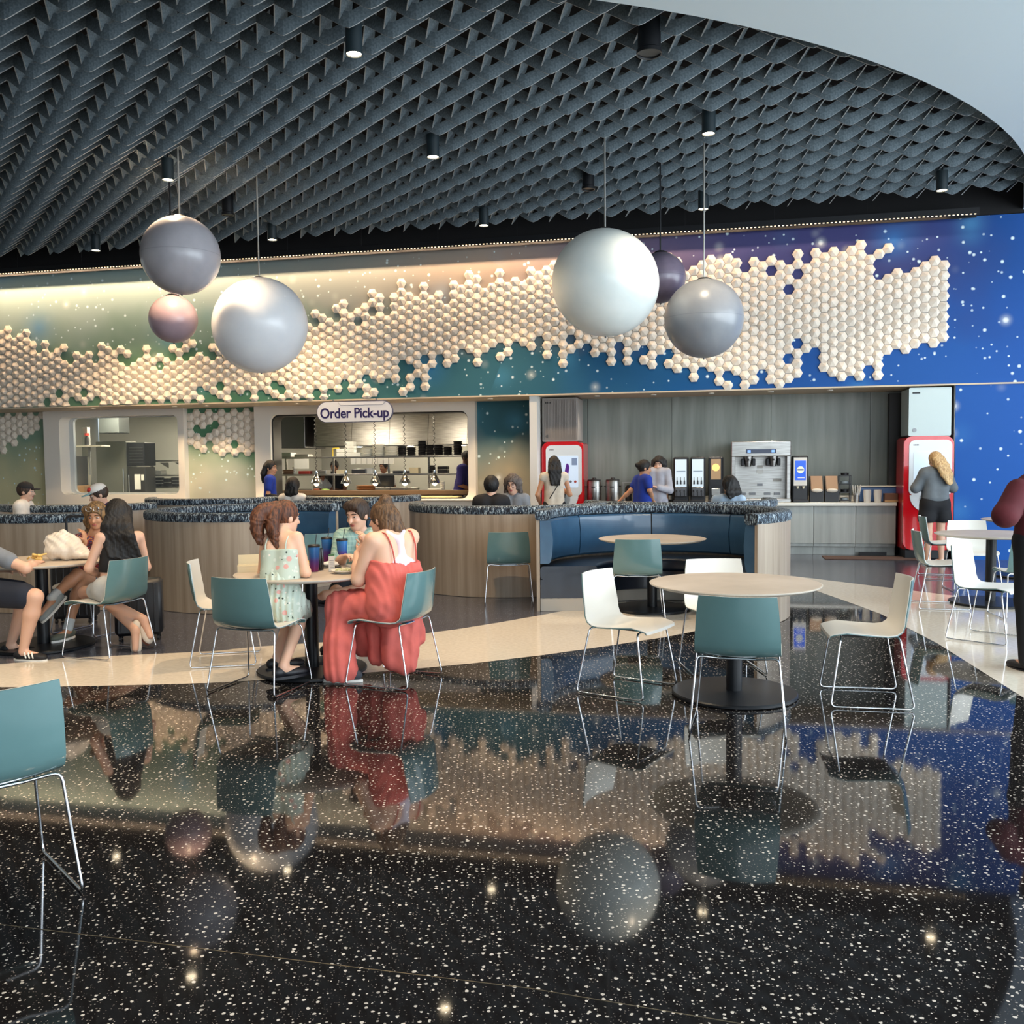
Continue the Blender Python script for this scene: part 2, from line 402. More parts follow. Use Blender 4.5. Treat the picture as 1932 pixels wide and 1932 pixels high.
# ------------------------------------------------------------------ floor
b = MB(); b.box((-3, 7, -.05), (40, 40, .1)); floor = b.build('floor', M_TERR, kind='structure')
def fpoly(name, px, m, z, extra=()):
    pts = [(p if len(p) == 3 else tuple(atz(*p, 0))[:2]) for p in px]
    pts = [(p[0], p[1]) for p in pts]; b = MB(); b.add([(x, y, z) for x, y in pts], [tuple(range(len(pts)))])
    return b.build(name, m, floor)
def XY(x, y): return (x, y, 0)
far1 = [(1071, 1151), (1020, 1161), (940, 1175), (859, 1188), (783, 1197.5), (640, 1210), (491, 1220), (400, 1229), (250, 1236), (118, 1242), (44, 1250), (-80, 1258), (-330, 1262)]
near1 = [(-360, 1292), (-150, 1296), (44, 1297), (102, 1296), (250, 1293), (392, 1289), (560, 1280), (775, 1263), (900, 1251), (1022, 1236.5), (1140, 1220), (1259, 1201.5), (1311, 1191), (1400, 1172), (1440, 1163)]
fpoly('cream_band', list(reversed(near1))+list(reversed(far1))+[XY(1.0, 10.3), XY(2.0, 10.0)], M_BAND, .0016)
far2 = [(1458, 1084), (1479, 1085), (1673, 1108.6), (1800, 1124), (1900, 1139), (2050, 1165)]
near2 = [(2150, 1462), (2000, 1360), (1886.5, 1288.5), (1770, 1215), (1662.6, 1159), (1600, 1136), (1543, 1116), (1500, 1102), (1458, 1086)]
fpoly('cream_band', list(reversed(far2))+list(reversed(near2))+[XY(4.0, 3.2), XY(4.1, 0), XY(3.6, -4), XY(6.6, -4), XY(7.0, 0), XY(6.9, 4), XY(6.6, 7)], M_BAND, .0016)
grey = [tuple(atz(*p, 0))[:2] for p in reversed(far1)]
bk = MB(); g_pts = grey+[(.9, 10.2), (2.6, 10.5)]+[tuple(atz(*p, 0))[:2] for p in far2]+[tuple(W(9, 0))[:2], tuple(W(9, 1.6))[:2], tuple(W(-18, 1.6))[:2], tuple(W(-18, -4))[:2]]
bk.add([(x, y, .0008) for x, y in g_pts], [tuple(range(len(g_pts)))]); bk.build('grey_terrazzo', M_GREYT, floor)
# thin brass divider strips in the black terrazzo
b = MB()
p0 = atz(30, 1748); p1 = atz(1000, 1865); p2 = atz(1400, 1932)
b.tube([p0+Vector((-3, .75, .0004)), p0+Vector((0, 0, .0004)), p1+Vector((0, 0, .0004)), p2+Vector((0, 0, .0004))], .0014, 4)
b.build('divider_strip', mat('brass_strip', (.5, .42, .3), .35, 1.0), floor)

# ------------------------------------------------------------------ upper wall, soffit, lower wall
b = MB(); b.box((-3.5, .65, 3.94), (26, 1.3, 2.5)); wall = b.build('wall_back', M_MURAL, **WL(), kind='structure')
b = MB(); b.box((-3.5, .64, 2.68), (26.0, 1.32, .024)); b.build('trim_1', M_SOFFIT, **WL(), kind='structure')
b = MB(); b.box((-3.5, .75, 5.9), (26, 1.5, 1.40)); b.build('wall_upper_band', M_DECK, **WL(), kind='structure')
b = MB()
b.box((-15.1, 1.2, 1.34), (3.88, .24, 2.68)); b.build('wall_left_panel', M_MURAL, **WL(), kind='structure')
b = MB(); b.box((-9.29, 1.2, 1.34), (1.5, .24, 2.68)); wg = b.build('wall_green_panel', M_MURAL, **WL(), kind='structure')
b = MB(); b.box((-3.62, 1.2, 1.34), (1.18, .24, 2.68)); b.build('wall_column', M_MURAL, **WL(), kind='structure')
b = MB(); b.box((-2.97, .62, 1.34), (.13, 1.16, 2.68)); b.build('wall_fin', M_WHITE, **WL(), kind='structure')
b = MB(); b.box((6.35, .65, 1.34), (5.5, 1.3, 2.68)); b.build('wall_right_panel', M_MURAL, **WL(), kind='structure')
b = MB(); b.box((3.598, .62, 1.34), (.016, 1.2, 2.66)); b.build('trim_2', mat('metal_edge', srgb(150, 152, 155), .35, .8), **WL(), kind='structure')
# glazed surrounds
b = MB(); frame_hole(b, (-13.16, -10.04, .80, 2.668), (-12.80, -10.17, 1.0, 2.545), .12, .93, 1.3)
w1 = b.build('window_1', M_SURR, **WL(), kind='structure', smooth=True)
b = MB(); b.box((-11.48, 1.27, 1.77), (2.66, .012, 1.58)); b.build('pane', M_GLASS, w1)
b = MB(); frame_hole(b, (-12.82, -10.15, .98, 2.565), (-12.70, -10.20, 1.03, 2.53), .10, 1.22, 1.285); b.build('inner_frame', mat('alu_frame', srgb(205, 210, 210), .35), w1, smooth=True)
b = MB(); b.box((-11.6, 1.2, .4), (3.12, .22, .8)); b.build('wall_below_window', m_noise('sand_wall', srgb(200, 186, 150), srgb(212, 200, 165), 2, .5), **WL(), kind='structure')
b = MB(); frame_hole(b, (-8.55, -4.21, 0.0, 2.668), (-8.22, -4.35, .905, 2.5), .14, .93, 1.3)
w2 = b.build('window_2', M_SURR, **WL(), kind='structure', smooth=True)
b = MB(); frame_hole(b, (-8.24, -4.33, .89, 2.52), (-8.195, -4.37, .92, 2.475), .12, 1.0, 1.34); b.build('black_reveal', mat('reveal_black', (.02, .018, .016), .4), w2, smooth=True)
b = MB(); b.box((-6.35, .99, .893), (4.36, .42, .03), bev=.006); b.build('window_sill', mat('quartz_white', srgb(232, 226, 214), .25), w2)
# drinks recess back wall, in vertical laminate panels
rw = None
b = MB(); b.box((.35, 1.23, 1.34), (6.7, .12, 2.68)); rw = b.build('wall_recess', M_DECK, **WL(), kind='structure')
ed = [-2.9, -2.2, -.72, .95, 2.55, 3.59]
for i in range(5):
    b = MB(); b.box(((ed[i]+ed[i+1])/2, 1.155, 1.34), (ed[i+1]-ed[i]-.005, .03, 2.66), bev=.002); b.build('wall_panel', M_GWOOD, rw)
b = MB(); b.box((3.585, .6, 1.34), (.01, 1.1, 2.66)); b.build('wall_recess_side', mat('recess_dark', srgb(60, 58, 56), .6), **WL(), kind='structure')

# ------------------------------------------------------------------ hexagonal relief tiles
def hex_mesh(i, ax, az, h):
    b = MB(); s = .0868; d = .022
    ring = [(s*math.cos(k*PI/3), s*math.sin(k*PI/3)) for k in range(6)]
    vs = [(x, 0, z) for x, z in ring]+[(x*.985, -d, z*.985) for x, z in ring]+[(ax, -d-h, az)]
    fs = [(k, (k+1) % 6, 6+(k+1) % 6, 6+k) for k in range(6)]+[(6+k, 6+(k+1) % 6, 12) for k in range(6)]
    b.add(vs, fs); return b.mesh('hex_tile', M_HEX)
HV = [hex_mesh(0, .028, .016, .040), hex_mesh(1, -.03, .006, .038), hex_mesh(2, .004, -.03, .042), hex_mesh(3, -.01, .03, .036), hex_mesh(4, -.006, .004, .042)]
HEX = [(0,7,[],[]),(-1,7,[],[]),(0,7,[],[]),(0,7,[],[]),(1,8,[],[]),(0,7,[],[]),(1,8,[],[-2]),(1,10,[],[-2]),(-1,9,[],[]),(-3,10,[],[]),(-2,10,[],[]),(-2,10,[],[]),(-2,10,[],[]),(-2,9,[],[]),(-2,7,[],[]),(-1,7,[],[]),(-2,10,[0,7],[]),(-1,10,[1,8],[]),(-1,11,[],[]),(-2,11,[-1],[]),(-1,9,[],[]),(-2,10,[],[]),(0,11,[],[]),(-2,9,[],[]),(-2,11,[10],[]),(-2,10,[],[]),(-2,9,[],[]),(-2,8,[],[]),(-1,10,[],[]),(-1,8,[],[]),(-2,9,[],[]),(-3,8,[7],[]),(-2,7,[],[]),(-3,8,[],[]),(-2,8,[7],[]),(-3,6,[],[]),(-3,8,[],[]),(-4,5,[],[]),(-3,8,[],[]),(-4,6,[],[]),(-3,7,[],[]),(-3,5,[],[]),(-3,6,[],[]),(-3,6,[5],[]),(-2,8,[],[]),(-3,5,[],[]),(-2,7,[],[]),(-2,4,[],[]),(-2,6,[],[]),(-1,5,[],[]),(-1,5,[],[]),(-1,6,[],[]),(-2,7,[6],[]),(-1,5,[],[]),(0,6,[],[]),(-2,7,[],[]),(-2,6,[],[]),(-1,5,[],[]),(-1,7,[],[]),(1,7,[],[]),(0,6,[],[]),(0,7,[],[]),(-1,10,[7],[]),(0,8,[],[]),(0,10,[8],[]),(-2,6,[],[10]),(0,9,[],[]),(2,8,[],[]),(0,9,[],[]),(-1,8,[1],[10]),(1,11,[9],[]),(1,9,[2],[]),(2,10,[],[]),(0,8,[],[]),(1,10,[2],[]),(2,9,[],[]),(2,11,[],[]),(1,9,[2],[]),(3,11,[],[]),(3,10,[],[]),(4,11,[],[]),(3,10,[],[]),(4,11,[10],[]),(6,10,[9],[]),(6,10,[],[]),(6,9,[],[]),(6,11,[],[]),(6,9,[],[]),(6,10,[],[]),(5,9,[],[]),(5,11,[],[]),(5,10,[9],[]),(5,10,[6],[]),(6,9,[],[]),(6,11,[10],[]),(4,10,[5],[]),(4,11,[6],[]),(5,10,[],[]),(5,11,[6],[]),(6,11,[],[]),(6,11,[7],[]),(6,11,[],[]),(5,11,[],[]),(6,11,[],[]),(7,11,[],[]),(5,11,[6],[]),(5,11,[6],[]),(5,11,[],[]),(5,11,[],[]),(4,11,[],[]),(7,10,[],[]),(5,10,[],[]),(6,11,[10],[]),(5,10,[],[]),(7,10,[],[]),(4,11,[5],[]),(5,11,[10],[]),(5,11,[],[]),(4,10,[],[]),(5,11,[],[]),(4,11,[],[]),(2,11,[],[])]
def drift(c):
    x = c/60-1; r = 0
    for k in (0.2903, 0.4947, -0.2983, -0.8949, 0.0191, 0.4483): r = r*x+k
    return r
tiles = []
for c, (jt, jb, holes, ext) in enumerate(HEX):
    for j in list(range(jt, jb+1))+ext:
        if j in holes: continue
        t = 3.405-c*.13304; z = 4.483-(j+.5*(c % 2)+drift(c))*.1541
        if z < 2.70: continue
        tiles.append((t, z))
for c in range(121, 146):
    for j in range(3+int(2*math.sin(c)), 12):
        z = 4.483-(j+.5*(c % 2)+drift(120))*.1541
        if z > 2.70: tiles.append((3.405-c*.13304, z))
tiles.sort(key=lambda q: -q[0])
stuff = MB()
for i, (t, z) in enumerate(tiles):
    me = HV[rnd.randrange(5)]
    if i < 300: o = place('hex_tile', me, wall, (t, 0, z))
    else:
        lowcut = 2.693
        vs = [(v.co.x+t, v.co.y, max(v.co.z+z, lowcut)) for v in me.vertices]
        stuff.add(vs, [tuple(p.vertices) for p in me.polygons])
stuff.build('hex_tile_field', M_HEX, wall, kind='stuff')
# tiles on the green panel under the soffit (front plane n = 1.08)
gt = []
x0, z0 = atn0 = (-10.0+.02, 2.6)
GT = {0: (0, 3), 1: (0, 4), 2: (0, 4), 3: (0, 3), 4: (0, 4), 5: (0, 5), 6: (0, 4), 7: (0, 5), 8: (0, 4), 9: (0, 5), 10: (0, 4), 11: (0, 5)}
GH = {0: [], 1: [2], 2: [2], 3: [2, 4], 4: [1], 7: [4]}
for c, (a, d) in GT.items():
    for j in range(a, d+1):
        if j in GH.get(c, []): continue
        t = -9.975+c*.1333; z = 2.575-(j+.5*((c+1) % 2))*.1541
        if t < -8.63 and z < 2.63: gt.append((t, z))
for t, z in gt: place('hex_tile', HV[rnd.randrange(5)], wg, (t, 1.08, z))
wl2 = [o for o in bpy.data.objects if o.name == 'wall_left_panel'][0]
for c in range(0, 11):
    for j in range(0, 5-c//3+(c % 2)):
        t = -13.30-(10-c)*.1333; z = 2.6-(j+.5*(c % 2))*.1541
        if j < 1+(10-c)*.6: place('hex_tile', HV[rnd.randrange(5)], wl2, (t, 1.08, z))

# ------------------------------------------------------------------ ceiling: black deck, felt cells, white ring
b = MB(); b.box((-3, 4, 6.45), (44, 44, .1)); b.build('ceiling', M_DECK, kind='structure')
CT, CN, CR = -5.98, 1.574, 10.587
b = MB(); inner = []; outer = []
N = 72
a0, a1 = R_(-178), R_(8)
for k in range(N+1):
    a = a0+(a1-a0)*k/N
    inner.append((CT+CR*math.cos(a), CN+CR*math.sin(a))); outer.append((CT+30*math.cos(a), CN+30*math.sin(a)))
vs = [(x, y, 5.25) for x, y in inner]+[(x, y, 5.25) for x, y in outer]+[(x, y, 5.9) for x, y in inner]
fs = [(k, k+1, N+2+k, N+1+k) for k in range(N)]+[(k, 2*(N+1)+k, 2*(N+1)+k+1, k+1) for k in range(N)]
b.add(vs, fs); b.build('ceiling_ring', M_CEILW, **WL(), kind='structure')
PT = .3035; PN = .27
def cell_mesh():
    b = MB(); n = 12; w = .135; th = .011; lo = []; 
    sm = lambda u: math.sqrt(u*u+.016)-math.sqrt(.016)
    k1 = sm(1.0)
    for i in range(n+1):
        u = -1+2*i/n; s = sm(u)/k1; s2 = (math.sqrt(u*u+.12)-math.sqrt(.12))/(math.sqrt(1.12)-math.sqrt(.12)); lo.append((PT*u, -.045+.10*s2, .19*s))
    vs = []; 
    for (x, y, z) in lo: vs += [(x, y, z), (x, y, z+w), (x, y+th, z), (x, y+th, z+w)]
    fs = []; mi = []
    for i in range(n):
        a = 4*i; c = a+4
        fs += [(a, c, c+1, a+1), (a+2, a+3, c+3, c+2), (a, a+2, c+2, c), (a+1, c+1, c+3, a+3)]; mi += [0, 0, 1, 0]
    o = len(b.v); b.v += vs; b.f += fs; b.m += mi
    # connecting web from the high corner back to the next row
    A = Vector((PT, .055, .19)); B = Vector((PT-.115, .055+.225, .19-.12)); L = Vector((.09, .07, w)); s = Vector((th, 0, 0))
    q = [A, B, B+L, A+L, A+s, B+s, B+L+s, A+L+s]
    b.v += [tuple(x) for x in q]; o2 = len(b.v)-8
    b.f += [tuple(o2+i for i in f) for f in ((0, 1, 2, 3), (4, 7, 6, 5), (0, 4, 5, 1), (3, 2, 6, 7), (0, 3, 7, 4), (1, 5, 6, 2))]; b.m += [0, 0, 1, 0, 0, 0]
    return b
cb = cell_mesh(); cme = cb.mesh('felt_cell', [M_FELT, M_FELTE])
grid = thing('ceiling_baffle', 'dark grey felt scalloped acoustic ceiling baffle filling the round ceiling opening', 'ceiling baffle', W(0, 0, 0), ANG)
cells = []
for r in range(0, 36):
    n = -.85-PN*r
    for k in range(-30, 14):
        t = -.335+.607*k+(PT if r % 2 else 0)
        if (t-CT)**2+(n-CN)**2 < (CR+.12)**2 and t > -17.5: cells.append((t, n))
cw = np.array(cells)
cells.sort(key=lambda q: (W(q[0], q[1])-Vector((0, 0, 0))).length if abs((W(q[0], q[1]).x)/max(.1, W(q[0], q[1]).y)) < .56 and W(q[0], q[1]).y > 6.9 else 99)
stuff = MB(); V0 = [tuple(v) for v in cb.v]
for i, (t, n) in enumerate(cells):
    if i < 300: place('felt_cell', cme, grid, (t, n, 5.30))
    else: stuff.add([(x+t, y+n, z+5.30) for x, y, z in V0], cb.f); stuff.m[-len(cb.f):] = cb.m
stuff.build('felt_cell_field', [M_FELT, M_FELTE], grid, kind='stuff')

# ceiling cans
M_CAN = mat('can_black', srgb(26, 40, 46), .45)
def can(px, py, label, z=5.14, r=.074, lit=True, h=.26):
    pw = 330 if px < 700 else (250 if px < 1000 else 140)
    p = atz(px, py, z); t = thing('ceiling_downlight', label, 'light', p, 0, 'cylinder downlights in the felt ceiling')
    b = MB(); b.lathe([(r*.92, .0), (r, .0), (r, h), (.001, h)], 24); b.f = [f for f in b.f if len(f) == 4]; b.build('can', M_CAN, t, smooth=True)
    b = MB(); b.cyl((0, 0, .012), (0, 0, .016), r*.9, seg=24); b.build('lens', M_LAMP, t)
    b = MB(); b.cyl((0, 0, h), (0, 0, 1.2), .012, seg=8); b.build('stem', M_BLACK, t)
    light('SPOT', 'downlight_beam', (p.x, p.y, p.z-.02), pw, (1, .72, .44) if px < 1000 else WARM, .06, spot=105, blend=.6)
CANS = [(668, 103, 'black cylinder downlight nearest the camera at the top of the view'), (317, 340, 'black cylinder downlight left of the lilac globe rod'), (817, 297, 'black cylinder downlight in the middle of the felt ceiling'), (1337, 253, 'black cylinder downlight above the grey globe pendant'), (514, 453, 'black cylinder downlight at the felt edge above the left white globe'), (181, 473, 'leftmost black cylinder downlight at the felt edge'), (913, 426, 'black cylinder downlight at the felt edge near the middle of the wall'), (1327, 395, 'black cylinder downlight at the felt edge beside the grey globe rod'), (1777, 360, 'rightmost black cylinder downlight at the felt edge')]
for c in CANS: can(*c)
for i, (x, y) in enumerate(((-6.5, 5.5), (-4.2, 4.2), (-2.0, 5.6), (-7.5, 8.6), (.4, 4.4), (-9.5, 10.5), (2.6, 5.2))):  # extra unseen downlights, added to warm the left side and the foreground
    p = Vector((x, y, 5.14)); t = thing('ceiling_downlight', 'black cylinder downlight above the camera, out of view (%s)' % ('first', 'second', 'third', 'fourth', 'fifth', 'sixth', 'seventh')[i], 'light', p)
    b = MB(); b.lathe([(.068, .0), (.074, .0), (.074, .26), (.001, .26)], 24); b.f = [f for f in b.f if len(f) == 4]; b.build('can', M_CAN, t, smooth=True)
    light('SPOT', 'downlight_beam', (x, y, 5.12), 230 if x < -1 else 110, WARM, .06, spot=105, blend=.6)
for px, py, r, lb in ((1225, 100, .115, 'larger black round ceiling speaker near the top of the view'), (1110, 356, .09, 'small black round ceiling speaker above the white globe'), (430, 405, .09, 'black round ceiling speaker between the two left globe rods')):
    t = thing('ceiling_speaker', lb, 'speaker', atz(px, py, 5.2))
    b = MB(); b.lathe([(.001, 0), (r*.86, 0), (r*.88, -.012), (r, -.012), (r, .02), (r*.9, .03), (r*.88, .3), (.001, .3)], 28); b.build('housing', M_BLACK, t, smooth=True)
    b = MB(); b.cyl((0, 0, .3), (0, 0, 1.2), .012, seg=8); b.build('stem', M_BLACK, t)

# LED rail hanging before the wall top
t = thing('led_rail', 'long black rail with a dotted line of warm LEDs along the wall top', 'light', W(0, 0, 0), ANG)
b = MB(); b.box((-5.1, -.36, 5.17), (17.8, .012, .10)); b.box((-5.1, -.28, 5.225), (17.8, .17, .012)); b.box((-5.1, -.20, 5.17), (17.8, .010, .10)); b.build('rail', M_BLACK, t)
b = MB()
for k in range(300): b.box((-13.9+k*.059, -.369, 5.135), (.026, .006, .012))
b.build('led_dots', mat('led_glow', (1, .8, .5), .5, emis=(1, .72, .42), es=1.6), t, kind='stuff')
for k in range(13):
    b = MB(); b.cyl((-12.6+k*1.35, -.28, 5.23), (-12.6+k*1.35, -.28, 6.3), .003, seg=5); b.build('hanger_wire', M_BLACK, t)
for k in range(6):
    p = W(-12.5+k*2.9, -.30, 5.215)
    a = light('AREA', 'led_rail_wash', p, (46, 46, 42, 34, 20, 9)[k], (1, .68, .42), 2.85, .03); a.rotation_euler = (0, 0, ANG)
# soffit downlights
SO = [175, 329, 389, 560, 668+40, 780, 925, 1126, 1233, 1342, 1454, 1566]
SOL = ['recessed soffit spotlight over the left kitchen window', 'recessed soffit spotlight left of the green tiled panel', 'recessed soffit spotlight over the green tiled panel', 'recessed soffit spotlight left of the pick-up sign', 'recessed soffit spotlight just right of the pick-up sign lettering', 'recessed soffit spotlight over the pick-up window', 'recessed soffit spotlight over the starry column', 'recessed soffit spotlight over the coffee urns', 'recessed soffit spotlight over the staff in the blue polo', 'recessed soffit spotlight over the orange-picture dispenser', 'recessed soffit spotlight over the steel twin brewer', 'recessed soffit spotlight over the condiment bins']
for i, px in enumerate(SO):
    q = (px-966)/F_PX; tt = None
    r = ray(px, 760); k = ((.35+WN)-0)/(r.dot(NV)); P_ = r*k; tt = P_.dot(TV)
    p = W(tt, .35, 2.655)
    o = thing('soffit_light', SOL[i], 'light', p, 0, 'recessed spotlights along the soffit')
    b = MB(); b.cyl((0, 0, 0), (0, 0, .012), .035, seg=16); b.build('lens', M_LAMP, o)
    b = MB(); b.lathe([(.036, -.002), (.048, -.002), (.048, .012), (.036, .012)], 18); b.build('bezel', M_WHITE, o)
    light('SPOT', 'soffit_beam', (p.x, p.y, p.z-.01), 90 if px < 1000 else 22, (1, .74, .46) if px < 1000 else (1, .88, .72), .04, spot=110, blend=.7)

# ------------------------------------------------------------------ room sides (out of frame, seen only in reflections)
b = MB(); b.box((-3, -7.2, 3.2), (42, .2, .6)); b.box((-3, -7.2, .25), (42, .2, .5)); b.box((-12.5, -7.2, 3), (20, .2, 6)); wb = b.build('wall_front', M_WHITE, kind='structure')
b = MB()
for k in range(9): b.box((-2+k*1.7, -7.2, 1.8), (.09, .16, 3.0))
for k in range(9): b.box((-2+k*1.7, -7.2, 4.6), (.09, .16, 2.4))
b.build('window_3', M_STEELD, kind='structure')
b = MB(); b.box((-17.5, 6, 3), (.2, 28, 6.4)); b.build('wall_left', M_WHITE, kind='structure')
b = MB()
for k in range(13): b.box((9.4, -1.0-k*1.75, 2.6), (.12, .09, 5.2))
for z in (.15, 2.6, 4.9): b.box((9.4, -11, z), (.12, 22, .1))
b.build('window_4', M_STEELD, **WL(), kind='structure')
b = MB(); b.box((0, 0, -.14), (120, 120, .06)); b.build('ground', mat('outside_paving', srgb(150, 148, 142), .8), kind='structure')
# ------------------------------------------------------------------ soft modelling: smooth-blended fields turned into one surface
class SD:
    """collects tapered capsules, ellipsoids and boxes; mesh() blends them into one continuous skin"""
    def __init__(s, k=.02): s.p = []; s.cut = []; s.k = k; s.sub = []
    def c(s, a, b, ra, rb=None, k=None): s.p.append(('c', np.array(a, float), np.array(b, float), ra, ra if rb is None else rb, k)); return s
    def e(s, c, r, M=None, k=None):
        r = (r, r, r) if isinstance(r, (int, float)) else r
        s.p.append(('e', np.array(c, float), np.array(r, float), None if M is None else np.array(M, float), None, k)); return s
    def b(s, c, h, M=None, rr=.01, k=None): s.p.append(('b', np.array(c, float), np.array(h, float), None if M is None else np.array(M, float), rr, k)); return s
    def chain(s, pts, rs, k=None):
        for i in range(len(pts)-1): s.c(pts[i], pts[i+1], rs[i], rs[i+1], k)
        return s
    @staticmethod
    def bbox(p):
        if p[0] == 'c': r = max(p[3], p[4]); return np.minimum(p[1], p[2])-r, np.maximum(p[1], p[2])+r
        r = np.max(p[2])*(1 if p[0] == 'e' else 1.75); return p[1]-r, p[1]+r
    @staticmethod
    def dist(p, P):
        if p[0] == 'c':
            ab = p[2]-p[1]; L = max(ab@ab, 1e-9); q = P-p[1]; t = np.clip((q@ab)/L, 0, 1)
            return np.sqrt(((q-t[..., None]*ab)**2).sum(-1))-(p[3]+(p[4]-p[3])*t)
        q = P-p[1]
        if p[3] is not None: q = q@p[3]
        if p[0] == 'e':
            k0 = np.sqrt(((q/p[2])**2).sum(-1)); k1 = np.sqrt(((q/p[2]**2)**2).sum(-1))+1e-9
            return k0*(k0-1)/k1
        d = np.abs(q)-(p[2]-p[4]); return np.sqrt((np.maximum(d, 0)**2).sum(-1))+np.minimum(d.max(-1), 0)-p[4]
    def mesh(s, name, mats, res=.01, org=(0, 0, 0), disp=None, smooth=True):
        bb = [s.bbox(p) for p in s.p]; lo = np.min([b[0] for b in bb], 0)-2.5*res; hi = np.max([b[1] for b in bb], 0)+2.5*res
        n = np.ceil((hi-lo)/res).astype(int)+1; F = np.full(n, .5, np.float32)
        ax = [lo[i]+np.arange(n[i])*res for i in range(3)]
        def sub(blo, bhi, m):
            i0 = np.clip(np.floor((blo-m-lo)/res).astype(int), 0, n-1); i1 = np.clip(np.ceil((bhi+m-lo)/res).astype(int)+1, 1, n)
            sl = tuple(slice(a, b) for a, b in zip(i0, i1))
            X = np.stack(np.meshgrid(*[ax[i][sl[i]] for i in range(3)], indexing='ij'), -1); return sl, X
        for p, b in zip(s.p, bb):
            k = p[5] if p[5] is not None else s.k
            sl, X = sub(b[0], b[1], k+2*res); d = s.dist(p, X).astype(np.float32); A = F[sl]
            if k > 0:
                h = np.maximum(k-np.abs(A-d), 0)/k; F[sl] = np.minimum(A, d)-h*h*k*.25
            else: F[sl] = np.minimum(A, d)
        for p in s.sub:
            b = s.bbox(p); sl, X = sub(b[0], b[1], 2*res); F[sl] = np.maximum(F[sl], -s.dist(p, X))
        if s.cut or disp:
            X = np.stack(np.meshgrid(*ax, indexing='ij'), -1)
            for q, nn in s.cut: F = np.maximum(F, (X-np.array(q, float))@(np.array(nn, float)/np.linalg.norm(nn)))
            if disp: F = F+disp(X).astype(np.float32)
        F[0], F[-1] = .5, .5; F[:, 0], F[:, -1] = .5, .5; F[:, :, 0], F[:, :, -1] = .5, .5
        I = F < 0
        # surface nets
        c = np.zeros(np.array(I.shape)-1, np.int8)
        for dx in (0, 1):
            for dy in (0, 1):
                for dz in (0, 1): c += I[dx:I.shape[0]-1+dx, dy:I.shape[1]-1+dy, dz:I.shape[2]-1+dz]
        act = (c > 0) & (c < 8); idx = np.argwhere(act)
        if len(idx) == 0: return bpy.data.meshes.new(name)
        num = np.full(act.shape, -1, np.int64); num[act] = np.arange(len(idx))
        acc = np.zeros((len(idx), 3)); cnt = np.zeros(len(idx))
        cr = [(0, 0, 0), (1, 0, 0), (0, 1, 0), (1, 1, 0), (0, 0, 1), (1, 0, 1), (0, 1, 1), (1, 1, 1)]
        for a in range(8):
            for b in range(a+1, 8):
                if bin(a ^ b).count('1') != 1: continue
                ca, cb = np.array(cr[a]), np.array(cr[b]); ia, ib = idx+ca, idx+cb
                fa = F[ia[:, 0], ia[:, 1], ia[:, 2]]; fb = F[ib[:, 0], ib[:, 1], ib[:, 2]]
                m = (fa < 0) != (fb < 0); t = np.where(m, fa/np.where(m, fa-fb, 1), 0)
                acc += np.where(m[:, None], ca+(cb-ca)*t[:, None], 0); cnt += m
        V = (idx+acc/cnt[:, None])*res+lo-np.array(org, float)
        faces = []
        for a in range(3):
            b_, c_ = [(1, 2), (2, 0), (0, 1)][a]
            S0 = [slice(1, -1)]*3; S0[a] = slice(0, -1); S1 = list(S0); S1[a] = slice(1, None)
            ea, eb = I[tuple(S0)], I[tuple(S1)]; m = np.argwhere(ea != eb); off = np.ones(3, int); off[a] = 0; g = m+off
            fl = ea[m[:, 0], m[:, 1], m[:, 2]]
            q = []
            for u, v in ((-1, -1), (0, -1), (0, 0), (-1, 0)):
                h = g.copy(); h[:, b_] += u; h[:, c_] += v; q.append(num[h[:, 0], h[:, 1], h[:, 2]])
            Q = np.stack(q, 1); Q[~fl] = Q[~fl][:, ::-1]; faces.append(Q)
        Fc = np.concatenate(faces); Fc = Fc[(Fc >= 0).all(1)]
        me = bpy.data.meshes.new(name); nf = len(Fc)
        me.vertices.add(len(V)); me.vertices.foreach_set('co', V.astype(np.float32).ravel())
        me.loops.add(nf*4); me.loops.foreach_set('vertex_index', Fc.ravel().astype(np.int32))
        me.polygons.add(nf); me.polygons.foreach_set('loop_start', np.arange(0, nf*4, 4, dtype=np.int32)); me.polygons.foreach_set('loop_total', np.full(nf, 4, np.int32))
        for mm in (mats if isinstance(mats, (list, tuple)) else [mats]): me.materials.append(mm)
        me.update(calc_edges=True)
        if smooth: me.polygons.foreach_set('use_smooth', [True]*nf)
        me.validate(); return me

